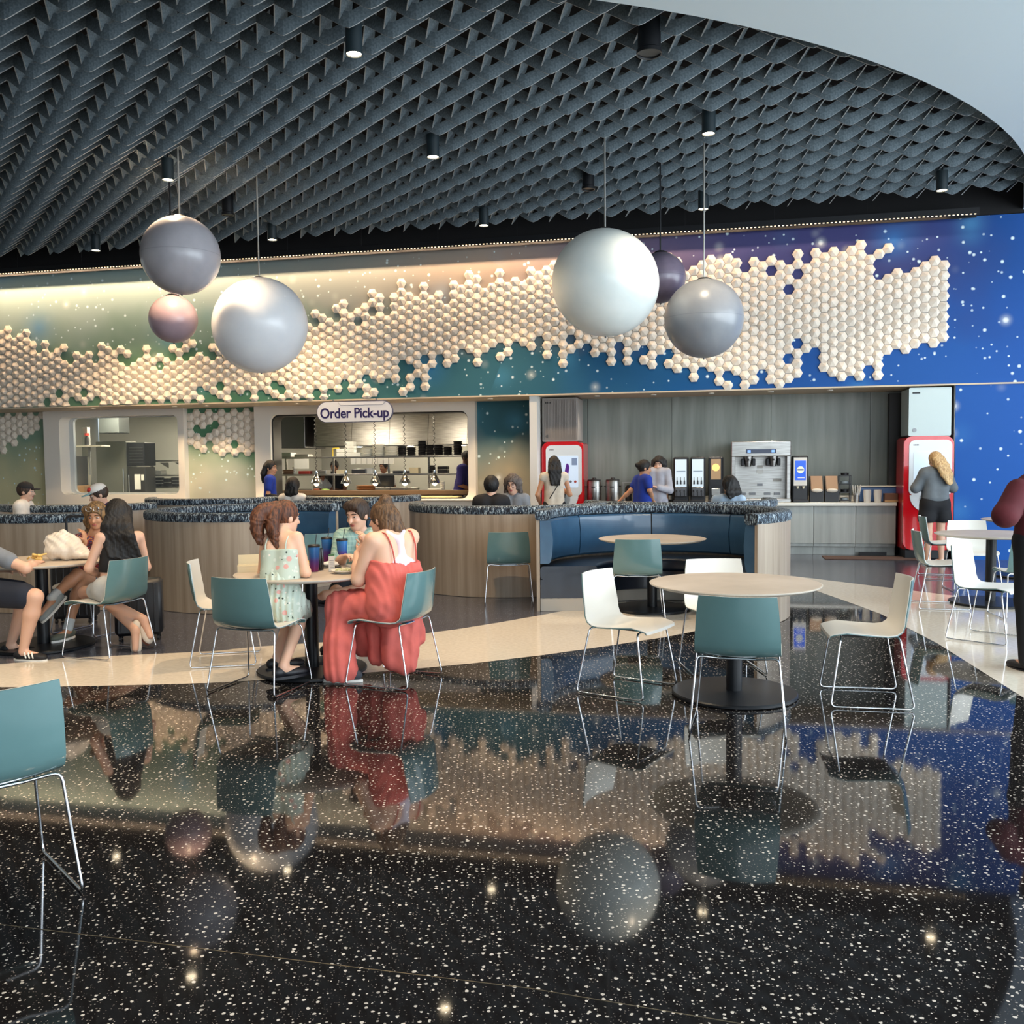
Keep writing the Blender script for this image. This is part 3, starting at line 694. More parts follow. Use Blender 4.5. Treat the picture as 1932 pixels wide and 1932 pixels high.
# ------------------------------------------------------------------ chairs and tables
def shell_mesh(name, off, m, thick):
    prof = [(.255, .425), (.25, .443), (.225, .454), (.15, .457), (.06, .450), (-.03, .444), (-.11, .445), (-.165, .455), (-.205, .480), (-.228, .520), (-.243, .580), (-.255, .650), (-.266, .730), (-.275, .805)]
    wid = [.215, .225, .232, .240, .243, .243, .241, .239, .238, .237, .234, .229, .222, .212]
    P = [Vector((0, y, z)) for y, z in prof]; nx = 12; vs = []
    for i, p in enumerate(P):
        d = (P[min(i+1, len(P)-1)]-P[max(i-1, 0)]).normalized(); nrm = Vector((0, d.z, -d.y))   # towards the underside / back
        if nrm.z > 0 and i < 6: nrm = -nrm
        if i >= 6 and nrm.y > 0: nrm = -nrm
        f = min(1, max(0, (i-5)/5))
        for k in range(nx+1):
            x = -1+2*k/nx; q = x*x
            up = .018*q*(1-f); fw = .050*q*f
            if i < 3: up -= .012*q
            vs.append(Vector((x*wid[i], p.y+fw, p.z+up))+nrm*off)
    n = len(P); W_ = nx+1; b = MB()
    base = vs; back = []
    for i in range(n):
        for k in range(W_):
            a = base[min(i+1, n-1)*W_+k]-base[max(i-1, 0)*W_+k]; c = base[i*W_+min(k+1, nx)]-base[i*W_+max(k-1, 0)]
            nn = a.cross(c).normalized()
            if (nn.z > 0 and i < 6) or (i >= 6 and nn.y > 0): nn = -nn
            back.append(base[i*W_+k]+nn*thick)
    fs = []
    for i in range(n-1):
        for k in range(nx):
            a = i*W_+k; fs.append((a, a+1, a+W_+1, a+W_)); o = n*W_; fs.append((o+a, o+a+W_, o+a+W_+1, o+a+1))
    o = n*W_
    for k in range(nx): fs.append((k, o+k, o+k+1, k+1)); a = (n-1)*W_+k; fs.append((a, a+1, o+a+1, o+a))
    for i in range(n-1): a = i*W_; fs.append((a, a+W_, o+a+W_, o+a)); a += nx; fs.append((a, o+a, o+a+W_, a+W_))
    b.add(base+back, fs); return b.mesh(name, m, True, 50)
CH_IN = shell_mesh('seat_face', 0, M_SHELLW, .004); CH_OUT = shell_mesh('seat_shell', .0042, M_TEAL, .006)
def side_mesh(s):
    b = MB(); b.tube([(s*.10, .17, .432), (s*.222, .185, .432), (s*.265, .25, .008), (s*.265, -.25, .008), (s*.228, -.165, .445), (s*.10, -.15, .432)], .0062, 8, fillet=.035)
    return b.mesh('side_frame', M_CHROME, True, 60)
CH_S = [side_mesh(-1), side_mesh(1)]
b = MB(); b.tube([(-.11, .17, .432), (.11, .17, .432)], .0062, 8); CH_X1 = b.mesh('crossbar', M_CHROME, True)
b = MB(); b.tube([(-.11, -.15, .432), (.11, -.15, .432)], .0062, 8); CH_X2 = b.mesh('crossbar', M_CHROME, True)
b = MB(); b.box((0, .01, .431), (.19, .30, .014), bev=.004); CH_PL = b.mesh('under_plate', M_BLACKP)
def chair(x, y, deg, label, group):
    t = thing('shell_chair', label, 'chair', (x, y, .0022), R_(deg-90), group)
    place('seat_shell', CH_OUT, t, label='teal-grey outer shell'); place('seat_face', CH_IN, t, label='white inner face')
    for m in CH_S: place('side_frame', m, t, label='chromed wire side frame')
    place('crossbar', CH_X1, t); place('crossbar', CH_X2, t); place('under_plate', CH_PL, t)
    return t
G1 = 'shell chairs around the front right table'; G2 = 'shell chairs around the coral dress table'; G3 = 'shell chairs at the far left table'; G4 = 'shell chairs at the right edge'; G5 = 'shell chairs by the booths'
chair(-1.95, 3.33, 132, 'teal-backed shell chair cut off by the left edge in the foreground', 'shell chair on its own')
chair(-3.38, 7.70, 160, 'teal-backed shell chair under the woman with long black hair', G3)
chair(-3.98, 8.72, -112, 'shell chair under the curly-haired woman behind the left table', G3)
chair(-4.78, 7.72, 10, 'shell chair under the man in striped shoes at the left edge', G3)
chair(-2.30, 7.37, 11, 'empty white-faced shell chair beside the curved booth, left of the ponytail girl', G2)
chair(-1.78, 6.45, 72, 'teal-backed shell chair under the girl with the ponytail', G2)
chair(-.86, 6.64, 158, 'teal-backed shell chair under the woman in coral', G2)
chair(-1.20, 7.85, -105, 'shell chair under the man in the green shirt', G2)
chair(-2.18, 10.35, 120, 'teal-backed shell chair inside the left booth behind the cups', G5)
chair(-.045, 10.30, 91, 'teal-backed shell chair facing the curved oak booth wall', G5)
chair(.78, 6.30, -34, 'white-faced shell chair left of the front right table, seen from its side', G1)
chair(1.24, 9.20, 84, 'teal-backed shell chair at the booth table', G5)
chair(1.56, 6.88, -87, 'white-faced shell chair behind the front right table, facing the camera', G1)
chair(1.32, 5.38, 74, 'teal-backed shell chair in front of the front right table, back to the camera', G1)
chair(2.29, 5.98, 169, 'cream-lit shell chair right of the front right table, facing left', G1)
chair(4.50, 9.72, -14, 'shell chair before the red drink machine, seat facing right', G4)
chair(4.10, 7.95, -47, 'white-faced shell chair nearest the right edge, facing out of the frame', G4)
chair(5.45, 10.95, -100, 'white-faced shell chair behind the right edge table, facing the camera', G4)
chair(5.02, 9.02, 82, 'teal-backed shell chair before the right edge table', G4)
chair(5.62, 12.1, -15, 'shell chair farthest back against the blue wall', G4)

def tbl(x, y, label, r=.56):
    t = thing('round_table', label, 'table', (x, y, .0022), 0, 'round cafe tables on black pedestals')
    b = MB(); b.lathe([(.001, .725), (r-.05, .725), (r-.004, .741), (r, .747), (r, .749), (.001, .7495)], 64); b.build('tabletop', mat('table_edge', srgb(205, 198, 186), .35), t, smooth=True)
    b = MB(); b.lathe([(.001, .7496), (r-.006, .7496), (r-.007, .7512), (.001, .7512)], 64); b.build('laminate', M_TABLE, t, smooth=True)
    b = MB(); b.lathe([(.18, .713), (.18, .7248), (.05, .7248)], 32); b.lathe([(.052, .03), (.052, .715)], 28); b.build('column', M_BLACK, t, smooth=True)
    b = MB(); b.lathe([(.405, 0), (.412, .005), (.412, .018), (.405, .026), (.06, .031), (.001, .031)], 56); b.build('base_plate', M_BLACK, t, smooth=True)
    return t
tbl(1.475, 6.136, 'empty round cafe table at the front right on a black disc base')
tbl(-1.53, 6.98, 'round cafe table with cups and plates between the ponytail girl and the woman in coral')
tbl(-4.1, 8.03, 'round cafe table at the left with a white plastic bag on it')
tbl(1.47, 9.72, 'round cafe table standing inside the blue curved booth')
tbl(5.12, 9.88, 'round cafe table at the right edge before the blue wall')
tbl(6.75, 12.1, 'round cafe table farthest back at the right edge')

# ------------------------------------------------------------------ curved booths
def rpad(r0, r1, z0, z1, q=.03, seg=4):
    return [(x, y) for x, y in rrect(r0, r1, z0, z1, min(q, (r1-r0)/2.01, (z1-z0)/2.01), seg)]
def booth(c, R, d0, d1, label, seats=True, gaps=5, rz0=0):
    t = thing('curved_booth', label, 'booth', (c[0], c[1], .0022), 0, 'curved booths with woven top pads')
    a0, a1 = R_(d0), R_(d1); o = (0, 0); ns = max(12, int(abs(d1-d0)/5))
    b = MB(); b.sweep_arc(rpad(R-.035, R, 0, .975, .004, 1), o, a0, a1, ns); b.build('oak_back', M_OAK, t, smooth=True)
    b = MB(); e = .01; b.sweep_arc(rpad(R-.15, R+.012, .955, 1.06, .035), o, a0-e, a1+e, ns); b.build('top_pad', M_WEAVE, t, smooth=True)
    if seats:
        for i in range(gaps):
            u = a0+(a1-a0)*i/gaps+.006; v = a0+(a1-a0)*(i+1)/gaps-.006
            b = MB(); pr = [(R-.04, .50), (R-.04, .952), (R-.135, .952), (R-.155, .93), (R-.175, .75), (R-.165, .60), (R-.15, .52), (R-.13, .50)]
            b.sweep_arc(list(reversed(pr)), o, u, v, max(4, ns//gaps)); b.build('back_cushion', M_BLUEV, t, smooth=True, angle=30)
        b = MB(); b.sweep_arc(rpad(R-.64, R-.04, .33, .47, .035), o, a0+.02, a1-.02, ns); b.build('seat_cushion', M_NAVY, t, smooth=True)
        b = MB(); b.sweep_arc(rpad(R-.60, R-.04, .13, .33, .003, 1), o, a0+.02, a1-.02, ns); b.build('seat_front', M_NAVY, t, smooth=True)
        b = MB(); b.sweep_arc(rpad(R-.57, R-.04, 0, .135, .003, 1), o, a0+.02, a1-.02, ns); b.build('plinth', mat('plinth_grey', srgb(170, 162, 150), .5), t, smooth=True)
    return t
booth((1.55, 9.66), 1.30, -56, 181, 'large curved booth with blue vinyl backs open to the camera, right of centre', gaps=5)
booth((-.03, 11.92), 1.28, 172, 340, 'curved oak booth back in the middle, behind the lone facing-away chair', gaps=4)
booth((-2.97, 10.95), 1.28, 56, 292, 'curved oak booth left of centre, behind the ponytail girl', gaps=6)
booth((-2.62, 12.1), .97, 34, 128, 'short curved booth with dark vinyl behind the man in green', gaps=3)
booth((-5.1, 11.12), 1.28, 176, 302, 'curved booth at the far left behind the plastic bag', gaps=4)
booth((-6.0, 13.3), 1.2, 205, 335, 'curved booth at the left below the sand wall', gaps=4)
booth((-4.75, 15.0), 1.1, 185, 345, 'farthest curved booth below the green wall panel', gaps=4)
booth((2.2, 12.35), 1.28, 192, 362, 'curved booth behind the blue one, before the drinks counter', gaps=5)
booth((-2.4, 15.0), .95, 190, 350, 'curved booth before the pick-up counter', gaps=4)

# ------------------------------------------------------------------ globes
def m_globe(name, c, c2, seam=True, rough=.3):
    m, t, b = newmat(name); g = NT(t)
    if name in ('globe_white', 'globe_ice'): b.inputs['Emission Color'].default_value = (*c2, 1); b.inputs['Emission Strength'].default_value = .045   # faint glow added to the pale globes to lift their dark undersides
    v = coords(g, (1, 1, 1)); a = noise(g, v, 2.2, 4, .6)
    col = g.ramp(a[0], [(.32, c), (.68, c2)])
    if seam:
        s = g.n('ShaderNodeSeparateXYZ'); g.l(v, s.inputs[0])
        k = g.val(0, 'LESS_THAN', g.val(0, 'ABSOLUTE', s.outputs[2]), .004)
        col = g.mix(g.val(0, 'MULTIPLY', k, .35), col, tuple(x*.5 for x in c))
    g.l(col, b.inputs['Base Color']); b.inputs['Roughness'].default_value = rough; b.inputs['Subsurface Weight'].default_value = .7; b.inputs['Subsurface Radius'].default_value = (1, 1, 1); b.inputs['Subsurface Scale'].default_value = .35; b.inputs['Coat Weight'].default_value = .2; b.inputs['Coat Roughness'].default_value = .12
    MATS[name] = m; return m
def globe(px, py, Y, r, rod_top, m, label, rod, sq=1.0):
    p = aty(px, py, Y); t = thing('globe_pendant', label, 'pendant lamp', p, 0, 'planet globe pendants')
    b = MB(); M = Matrix.Rotation(R_(35), 3, 'Y'); b.sphere((0, 0, 0), (r*sq, r, r*(2-sq)), 64, 36, M=M); b.build('globe', m, t, smooth=True)
    b = MB(); b.lathe([(.001, r*1.0+.02), (.05, r*1.0+.016), (.09, r-.004)], 20); b.lathe([(.004, -r-.02), (.012, -r-.012), (.012, -r+.01)], 12); b.build('end_cap', mat('cap_dark', (.08, .08, .085), .3, .8), t, smooth=True)
    b = MB(); b.cyl((0, 0, r), (0, 0, 5.5-p.z), .011, seg=10); b.build('rod', rod, t, smooth=True)
    b = MB(); b.lathe([(.012, 5.50-p.z), (.05, 5.51-p.z), (.05, 5.54-p.z), (.001, 5.54-p.z)], 20); b.build('canopy', mat('canopy_grey', srgb(170, 172, 170), .4), t, smooth=True)
    b = MB(); b.cyl((0, 0, 5.45-p.z), (0, 0, 6.4-p.z), .006, seg=6); b.build('hanger', M_BLACK, t)
M_ROD = mat('rod_light', srgb(185, 185, 180), .3, .6)
globe(341, 482, 11.63, .475, 0, m_globe('globe_lilac_grey', srgb(168, 166, 172), srgb(184, 182, 188)), 'lilac-grey globe at the left, above the small pink one', M_ROD)
globe(327, 602, 12.66, .318, 0, m_globe('globe_pink', srgb(158, 138, 146), srgb(178, 156, 164), False), 'small dusty pink globe hanging low below the lilac-grey globe', M_BLACK)
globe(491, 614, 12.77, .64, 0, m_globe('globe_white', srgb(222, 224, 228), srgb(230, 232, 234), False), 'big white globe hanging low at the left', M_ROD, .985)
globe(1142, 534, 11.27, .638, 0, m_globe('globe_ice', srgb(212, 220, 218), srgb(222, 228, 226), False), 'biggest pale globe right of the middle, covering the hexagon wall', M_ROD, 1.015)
globe(1246, 524, 12.15, .326, 0, m_globe('globe_purple', srgb(96, 88, 108), srgb(128, 116, 132)), 'small dark purple globe half hidden behind the biggest pale globe', M_BLACK)
globe(1328, 601, 11.5, .48, 0, m_globe('globe_grey', srgb(138, 142, 148), srgb(152, 155, 160)), 'middle-grey globe hanging lowest at the right', M_ROD)

# ------------------------------------------------------------------ drinks counter
def wbox(t, n, z, d, m, parent, name, bev=.0, **kw):
    b = MB(); b.box((t, n, z), d, bev=bev); return b.build(name, m, parent, **kw)
def wthing(name, label, cat, t, n, z, group=None, rz=0): return thing(name, label, cat, W(t, n, z), ANG+rz, group)
edges = [-1.62, -.97, -.32, .33, .95, 1.59, 2.24, 2.85]
for i in range(7):
    a, c = edges[i], edges[i+1]
    lb = ['leftmost oak-grey base cabinet behind the booths', 'second base cabinet from the left behind the booths', 'third base cabinet from the left behind the booths', 'base cabinet hidden behind the middle of the blue booth', 'oak-grey base cabinet left of the visible row', 'middle oak-grey base cabinet of the visible row', 'rightmost oak-grey base cabinet beside the red machine'][i]
    t = wthing('base_cabinet', lb, 'cabinet', (a+c)/2, .78, .0022, 'base cabinets under the drinks counter'); w = c-a
    wbox(0, .03, .47, (w-.004, .66, .66), M_CWOOD, t, 'body'); wbox(0, -.315, .50, (w-.008, .02, .615), M_CWOOD, t, 'door', .002)
    wbox(0, .04, .07, (w-.004, .56, .14), M_CWOOD, t, 'kick_board')
t = wthing('countertop', 'white quartz countertop along the drinks recess', 'countertop', .63, .76, .803)
wbox(0, 0, .029, (4.44, .74, .055), mat('quartz', srgb(228, 224, 214), .22), t, 'slab', .006)
wbox(0, .355, .10, (4.4, .02, .09), mat('quartz', srgb(228, 224, 214), .22), t, 'backsplash')
ZC = .862
t = wthing('floor_vent', 'dark toe-kick vent slot below the base cabinets', 'vent', 2.5, .44, .0025); wbox(0, .02, .03, (.42, .04, .05), M_BLACK, t, 'grille')
t = wthing('floor_mat', 'long brown mat before the drinks counter', 'mat', 2.45, .02, .003)
b = MB(); b.box((0, 0, .004), (1.5, .5, .008)); b.build('mat', m_noise('mat_brown', srgb(70, 52, 46), srgb(92, 70, 60), 90, .95), t)

def drink_machine(t0, n0, label, side_m):
    t = wthing('drink_machine', label, 'drink machine', t0, n0, .0025, 'red self-serve drink machines')
    wd = .72
    b = MB(); b.prism(rrect(-wd/2, wd/2, .14, 1.90, .13, 8), 0, .10, lambda u, v, w: (u, w, v)); b.build('front_shell', M_RED, t, smooth=True, angle=50)
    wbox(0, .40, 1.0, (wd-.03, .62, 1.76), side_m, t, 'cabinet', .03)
    wbox(0, .38, .07, (wd-.08, .62, .14), M_BLACK, t, 'base', .01)
    b = MB(); b.prism(rrect(-wd/2+.075, wd/2-.03, .98, 1.84, .09, 8), -.012, 0, lambda u, v, w: (u, w, v)); b.prism([(-.02+.27*math.cos(a), .99+.27*math.sin(a)) for a in [PI+PI*k/20 for k in range(21)]], -.012, 0, lambda u, v, w: (u+.02, w, v)); b.build('white_fascia', mat('fascia_white', srgb(222, 228, 232), .18), t, smooth=True, angle=50)
    b = MB(); b.prism(rrect(-.22, .27, 1.12, 1.66, .02, 4), -.016, -.012, lambda u, v, w: (u, w, v)); b.build('screen', mat('screen_pale', srgb(190, 205, 222), .15, emis=srgb(190, 208, 230), es=.35), t)
    b = MB(); b.lathe([(.001, 0), (.13, 0), (.13, .006)], 28); q = b.build('dispense_niche', mat('niche_grey', srgb(150, 158, 162), .3), t, smooth=True); q.rotation_euler = (PI/2, 0, 0); q.location = (.0, -.012, .92)
    b = MB(); b.cyl((.02, -.05, .95), (.02, -.05, .99), .03, seg=14); b.box((.02, -.03, 1.0), (.07, .06, .03), bev=.005); b.build('nozzle', M_BLACKP, t, smooth=True)
    for k in range(6):
        b = MB(); b.lathe([(.001, 0), (.022, 0), (.022, .003)], 14); q = b.build('flavour_button', mat('btn%d' % (k % 3), [srgb(150, 40, 90), srgb(120, 120, 130), srgb(180, 70, 60)][k % 3], .3), t); q.rotation_euler = (PI/2, 0, 0); q.location = (-.18+.08*k, -.016, 1.22)
    b = MB()
    for k in range(5): b.box((-.22+k*.016, -.0135, 1.765), (.011, .003, .02))
    b.build('small_print', mat('print_grey', srgb(120, 120, 125), .5), t)
    b = MB(); b.cyl((-.29, .05, 1.86), (-.29, .05, 1.90), .012); b.build('hose', M_BLACK, t)
    return t
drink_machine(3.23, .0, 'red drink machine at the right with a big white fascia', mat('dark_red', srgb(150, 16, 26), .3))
dm = drink_machine(-2.52, .30, 'red drink machine at the left with a lit screen', M_RED)
b = MB(); b.prism([(-.0+.035*math.cos(a)*(1+.3*math.sin(2*a)), 1.42+.11*math.sin(a)) for a in [2*PI*k/20 for k in range(20)]], -.019, -.016, lambda u, v, w: (u+.08, w, v)); b.build('purple_picture', mat('purple', srgb(96, 40, 150), .3), dm)
b = MB(); b.prism(rrect(.16, .25, 1.50, 1.62, .005, 2), -.019, -.016, lambda u, v, w: (u, w, v)); b.build('info_panel', mat('info_blue', srgb(140, 160, 195), .3), dm)
def ice_maker(t0, n0, label, m, ribs):
    t = wthing('ice_maker', label, 'ice maker', t0, n0, 1.905, 'ice makers on the drink machines')
    wbox(0, .36, .37, (.60, .60, .73), m, t, 'cabinet', .012)
    b = MB(); b.prism(rrect(-.305, .305, .0, .74, .02, 4), -.02+.03, .06, lambda u, v, w: (u, w, v)); b.build('front_panel', m, t)
    b = MB(); b.box((-.2, .006, .66), (.11, .006, .022)); b.build('maker_plate', M_BLACK, t)
    b = MB(); b.lathe([(.022, 0), (.03, 0), (.03, .005), (.022, .005)], 20); q = b.build('badge', M_STEELD, t); q.rotation_euler = (PI/2, 0, 0); q.location = (-.22, .008, .09)
    if ribs:
        b = MB()
        for k in range(22): b.box((-.28+k*.0266, .0, .37), (.006, .01, .68))
        b.build('louvres', m, t, kind='stuff')
M_ICE1 = mat('ice_grey', srgb(150, 142, 136), .5); M_ICE2 = mat('ice_white', srgb(186, 202, 202), .35)
ice_maker(3.24, .0, 'pale smooth ice maker on the right drink machine', M_ICE2, False)
ice_maker(-2.56, .30, 'grey ribbed ice maker on the left drink machine', M_ICE1, True)
t = wthing('dark_filler_cabinet', 'dark panelling behind the right drink machine and ice maker', 'panelling', 3.19, .98, .0025); wbox(0, .06, 1.32, (.74, .16, 2.62), mat('filler_dark', srgb(52, 50, 50), .5), t, 'panel')

def urn(tt, label):
    t = wthing('coffee_urn', label, 'coffee urn', tt, .62, ZC, 'stainless coffee urns')
    b = MB(); b.lathe([(.13, 0), (.13, .02)], 28); b.build('base', M_BLACKP, t, smooth=True)
    b = MB(); b.lathe([(.12, .02), (.125, .03), (.125, .355), (.118, .37)], 32); b.build('body', M_STEEL, t, smooth=True)
    b = MB(); b.lathe([(.119, .37), (.115, .385), (.04, .395), (.03, .42), (.001, .42)], 28); b.build('lid', M_BLACKP, t, smooth=True)
    b = MB(); b.box((-.13, -.02, .27), (.035, .09, .02), bev=.006); b.box((.13, -.02, .27), (.035, .09, .02), bev=.006); b.build('handle', M_BLACKP, t)
    b = MB(); b.cyl((0, -.12, .07), (0, -.17, .07), .012); b.cyl((0, -.165, .03), (0, -.165, .10), .01); b.build('tap', M_BLACKP, t, smooth=True)
    b = MB(); b.box((0, -.127, .26), (.07, .006, .02), bev=.002); b.build('label_plate', M_BLACKP, t)
urn(-2.02, 'left stainless coffee urn on the counter'); urn(-1.70, 'right stainless coffee urn on the counter')
t = wthing('steel_carafe', 'small steel jug beside the coffee urns', 'jug', -1.32, .65, ZC)
b = MB(); b.lathe([(.001, 0), (.06, 0), (.065, .1), (.05, .2), (.055, .24), (.05, .24), (.045, .2)], 22); b.build('body', M_STEEL, t, smooth=True)
b = MB(); b.tube([(.05, 0, .2), (.11, 0, .2), (.11, 0, .06), (.06, 0, .05)], .007, 8, fillet=.02); b.build('handle', M_BLACKP, t, smooth=True)
t = wthing('airpot_rack', 'steel shelf unit with a dark airpot by the urns', 'rack', -1.45, .85, ZC)
wbox(0, 0, .33, (.2, .2, .012), M_STEEL, t, 'shelf'); [wbox(x, y, .165, (.015, .015, .33), M_STEEL, t, 'post') for x in (-.09, .09) for y in (-.09, .09)]
b = MB(); b.lathe([(.001, .01), (.06, .01), (.06, .24), (.03, .28), (.001, .28)], 20); b.build('airpot', M_BLACKP, t, smooth=True)
def cup_rack(tt, n, w, label, cols=4):
    t = wthing('lid_dispenser', label, 'dispenser', tt, n, ZC, 'black cup and lid dispensers')
    wbox(0, .08, .2, (w, .02, .40), M_BLACKP, t, 'back'); wbox(-w/2, .0, .2, (.012, .18, .40), M_BLACKP, t, 'side'); wbox(w/2, .0, .2, (.012, .18, .40), M_BLACKP, t, 'side')
    for k in range(3):
        wbox(0, -.02, .02+k*.13, (w, .17, .012), M_BLACKP, t, 'shelf')
        for j in range(cols):
            b = MB(); x = -w/2+w*(j+.5)/cols; b.lathe([(.001, .03+k*.13), (.028, .03+k*.13), (.036, .10+k*.13), (.001, .10+k*.13)], 12, c=(x, -.05, 0)); b.build('paper_cup', M_WHITE, t, smooth=True)
cup_rack(-1.02, .72, .34, 'black rack of paper cups left of the two dispensers, behind the woman in blue', 4)
cup_rack(-.78, .95, .16, 'narrow black lid rack against the grey wood wall', 2)
t = wthing('coffee_grinder', 'brown wood-sided coffee maker next to the cold drink dispensers', 'coffee maker', -.86, .6, ZC)
wbox(0, 0, .19, (.2, .26, .36), mat('box_brown', srgb(110, 78, 54), .5), t, 'body', .008); wbox(0, -.135, .2, (.15, .02, .26), M_BLACKP, t, 'front')
b = MB(); b.sphere((0, -.02, .42), (.07, .07, .05), 16, 8); b.build('hopper', mat('hopper', srgb(205, 200, 190), .2), t, smooth=True)
def dispenser(tt, label, kind):
    t = wthing('drink_dispenser', label, 'dispenser', tt, .62, ZC, 'black cold drink dispensers'); w = .245
    wbox(0, .1, .38, (w, .34, .76), M_BLACKP, t, 'body', .018); wbox(0, -.13, .02, (w, .18, .04), M_BLACKP, t, 'drip_tray', .006)
    if kind == 'juice':
        wbox(0, -.074, .49, (.19, .008, .46), mat('pic_pale', srgb(196, 208, 214), .2, emis=srgb(190, 205, 215), es=.35), t, 'picture_panel')
        b = MB()
        for k in range(3): b.lathe([(.001, 0), (.014, 0), (.012, .06), (.004, .07), (.004, .12)], 10, c=(-.06+.06*k, -.088, .30))
        b.build('bottle_print', M_BLACKP, t); wbox(0, -.08, .52, (.15, .004, .012), mat('print_blue', srgb(110, 130, 150), .4), t, 'lettering')
        wbox(0, -.09, .17, (.2, .06, .16), M_STEELD, t, 'tap_block', .01)
        for k in range(3):
            b = MB(); b.cyl((-.065+.065*k, -.14, .17), (-.065+.065*k, -.14, .21), .018, .014); b.box((-.065+.065*k, -.15, .14), (.012, .012, .07)); b.build('tap', M_BLACKP, t, smooth=True)
    elif kind == 'orange':
        wbox(0, -.074, .55, (.16, .008, .34), mat('pic_brown', srgb(150, 120, 85), .2, emis=srgb(150, 120, 85), es=.3), t, 'picture_panel')
        b = MB(); b.lathe([(.001, 0), (.062, 0), (.062, .003)], 24); q = b.build('round_picture', mat('pic_orange', srgb(245, 195, 110), .3, emis=srgb(250, 200, 110), es=.6), t); q.rotation_euler = (PI/2, 0, 0); q.location = (0, -.079, .58)
        wbox(0, -.08, .31, (.17, .02, .06), M_BLACKP, t, 'control_strip'); wbox(0, -.085, .17, (.15, .03, .12), M_STEEL, t, 'tap_block', .008)
    else:
        wbox(0, -.074, .50, (.21, .008, .46), mat('bezel_white', srgb(215, 210, 200), .3), t, 'bezel')
        wbox(0, -.080, .52, (.17, .006, .32), mat('screen_blue', srgb(20, 70, 170), .2, emis=srgb(20, 75, 185), es=.7), t, 'screen')
        b = MB(); b.lathe([(.001, 0), (.058, 0), (.058, .003)], 24); q = b.build('round_picture', mat('pic_cream', srgb(190, 190, 170), .3, emis=srgb(190, 195, 180), es=.5), t); q.rotation_euler = (PI/2, 0, 0); q.location = (0, -.085, .53)
        wbox(0, -.0885, .53, (.10, .003, .022), mat('print_navy', srgb(20, 50, 120), .4), t, 'lettering'); wbox(.01, -.086, .40, (.11, .004, .018), mat('print_white', srgb(230, 230, 235), .4), t, 'lettering')
        for k in (-1, 1):
            b = MB(); b.cyl((k*.045, -.10, .26), (k*.045, -.10, .22), .02, .012); b.build('tap', mat('tap_cream', srgb(215, 205, 180), .3), t, smooth=True)
    return t
dispenser(-.545, 'first black drink dispenser with a pale picture panel', 'juice'); dispenser(-.265, 'second black drink dispenser with a pale picture panel', 'juice'); dispenser(.03, 'black dispenser with a round orange picture', 'orange')
dispenser(1.385, 'black dispenser with a bright blue picture, right of the steel brewer', 'blue')
# big stainless brewer
t = wthing('twin_brewer', 'wide stainless twin brewer on tall legs with a blue display', 'coffee brewer', .755, .62, ZC)
wbox(0, .05, .88, (.95, .42, .25), M_STEEL, t, 'top_housing', .012); wbox(0, .22, .40, (.90, .06, .74), M_STEEL, t, 'back_panel'); wbox(0, .03, .03, (.95, .42, .06), M_STEEL, t, 'base_tray', .006)
for s in (-1, 1): wbox(s*.44, .05, .40, (.06, .38, .72), M_STEEL, t, 'leg', .006)
wbox(0, -.165, .84, (.48, .012, .07), mat('display_navy', srgb(24, 40, 70), .2), t, 'display')
for k in (-.19, .19): wbox(k, -.172, .84, (.05, .004, .04), mat('display_icon', srgb(110, 150, 220), .3, emis=srgb(110, 150, 220), es=.6), t, 'display_icon')
for s in (-1, 1):
    b = MB(); b.lathe([(.001, 0), (.05, 0), (.075, .13), (.078, .17), (.001, .17)], 24, c=(s*.2, -.02, .59)); b.build('brew_funnel', M_STEEL, t, smooth=True)
    b = MB(); b.box((s*.2-.09, -.03, .66), (.05, .12, .12), bev=.01); b.box((s*.2+.09, -.03, .66), (.05, .12, .12), bev=.01); b.box((s*.2, -.13, .70), (.03, .12, .03), bev=.006); b.build('funnel_grip', M_BLACKP, t)
wbox(.0, .18, .50, (.1, .01, .07), M_WHITE, t, 'notice'); wbox(0, .18, .58, (.09, .01, .05), M_WHITE, t, 'notice'); wbox(.28, .18, .36, (.14, .01, .05), M_WHITE, t, 'notice'); wbox(0, .18, .28, (.09, .008, .04), M_STEELD, t, 'badge')
for s in (-.28, -.12, .12, .28): wbox(s, .17, .13, (.1, .03, .04), M_STEELD, t, 'tray_clip')
# condiment bins
def bin_(tt, label):
    t = wthing('condiment_bin', label, 'bin', tt, .62, ZC, 'tilted condiment bins')
    b = MB(); b.prism([(-.08, 0), (.12, 0), (.12, .42), (.05, .42), (-.08, .2)], -.105, .105, lambda u, v, w: (w, u, v)); b.build('body', M_BLACKP, t)
    b = MB(); b.prism([(-.095, .21), (-.08, .2), (.05, .42), (.035, .425)], -.09, .09, lambda u, v, w: (w, u, v)); b.build('front_flap', mat('flap_tan', srgb(150, 116, 88), .4), t)
    b = MB(); b.sphere((0, -.10, .19), (.09, .05, .035), 18, 8); b.build('sachets', mat('sachet', srgb(215, 205, 190), .6), t, smooth=True)
bin_(1.645, 'left tan condiment bin beside the blue dispenser'); bin_(1.88, 'right tan condiment bin beside the blue dispenser')
t = wthing('lid_tower', 'black three-tier organiser stacked with lids', 'organiser', 2.09, .66, ZC)
for k in range(4): wbox(0, 0, .02+k*.135, (.18, .2, .012), M_BLACKP, t, 'shelf')
for x in (-.085, .085): wbox(x, .09, .22, (.012, .012, .44), M_BLACKP, t, 'post'); wbox(x, -.09, .22, (.012, .012, .44), M_BLACKP, t, 'post')
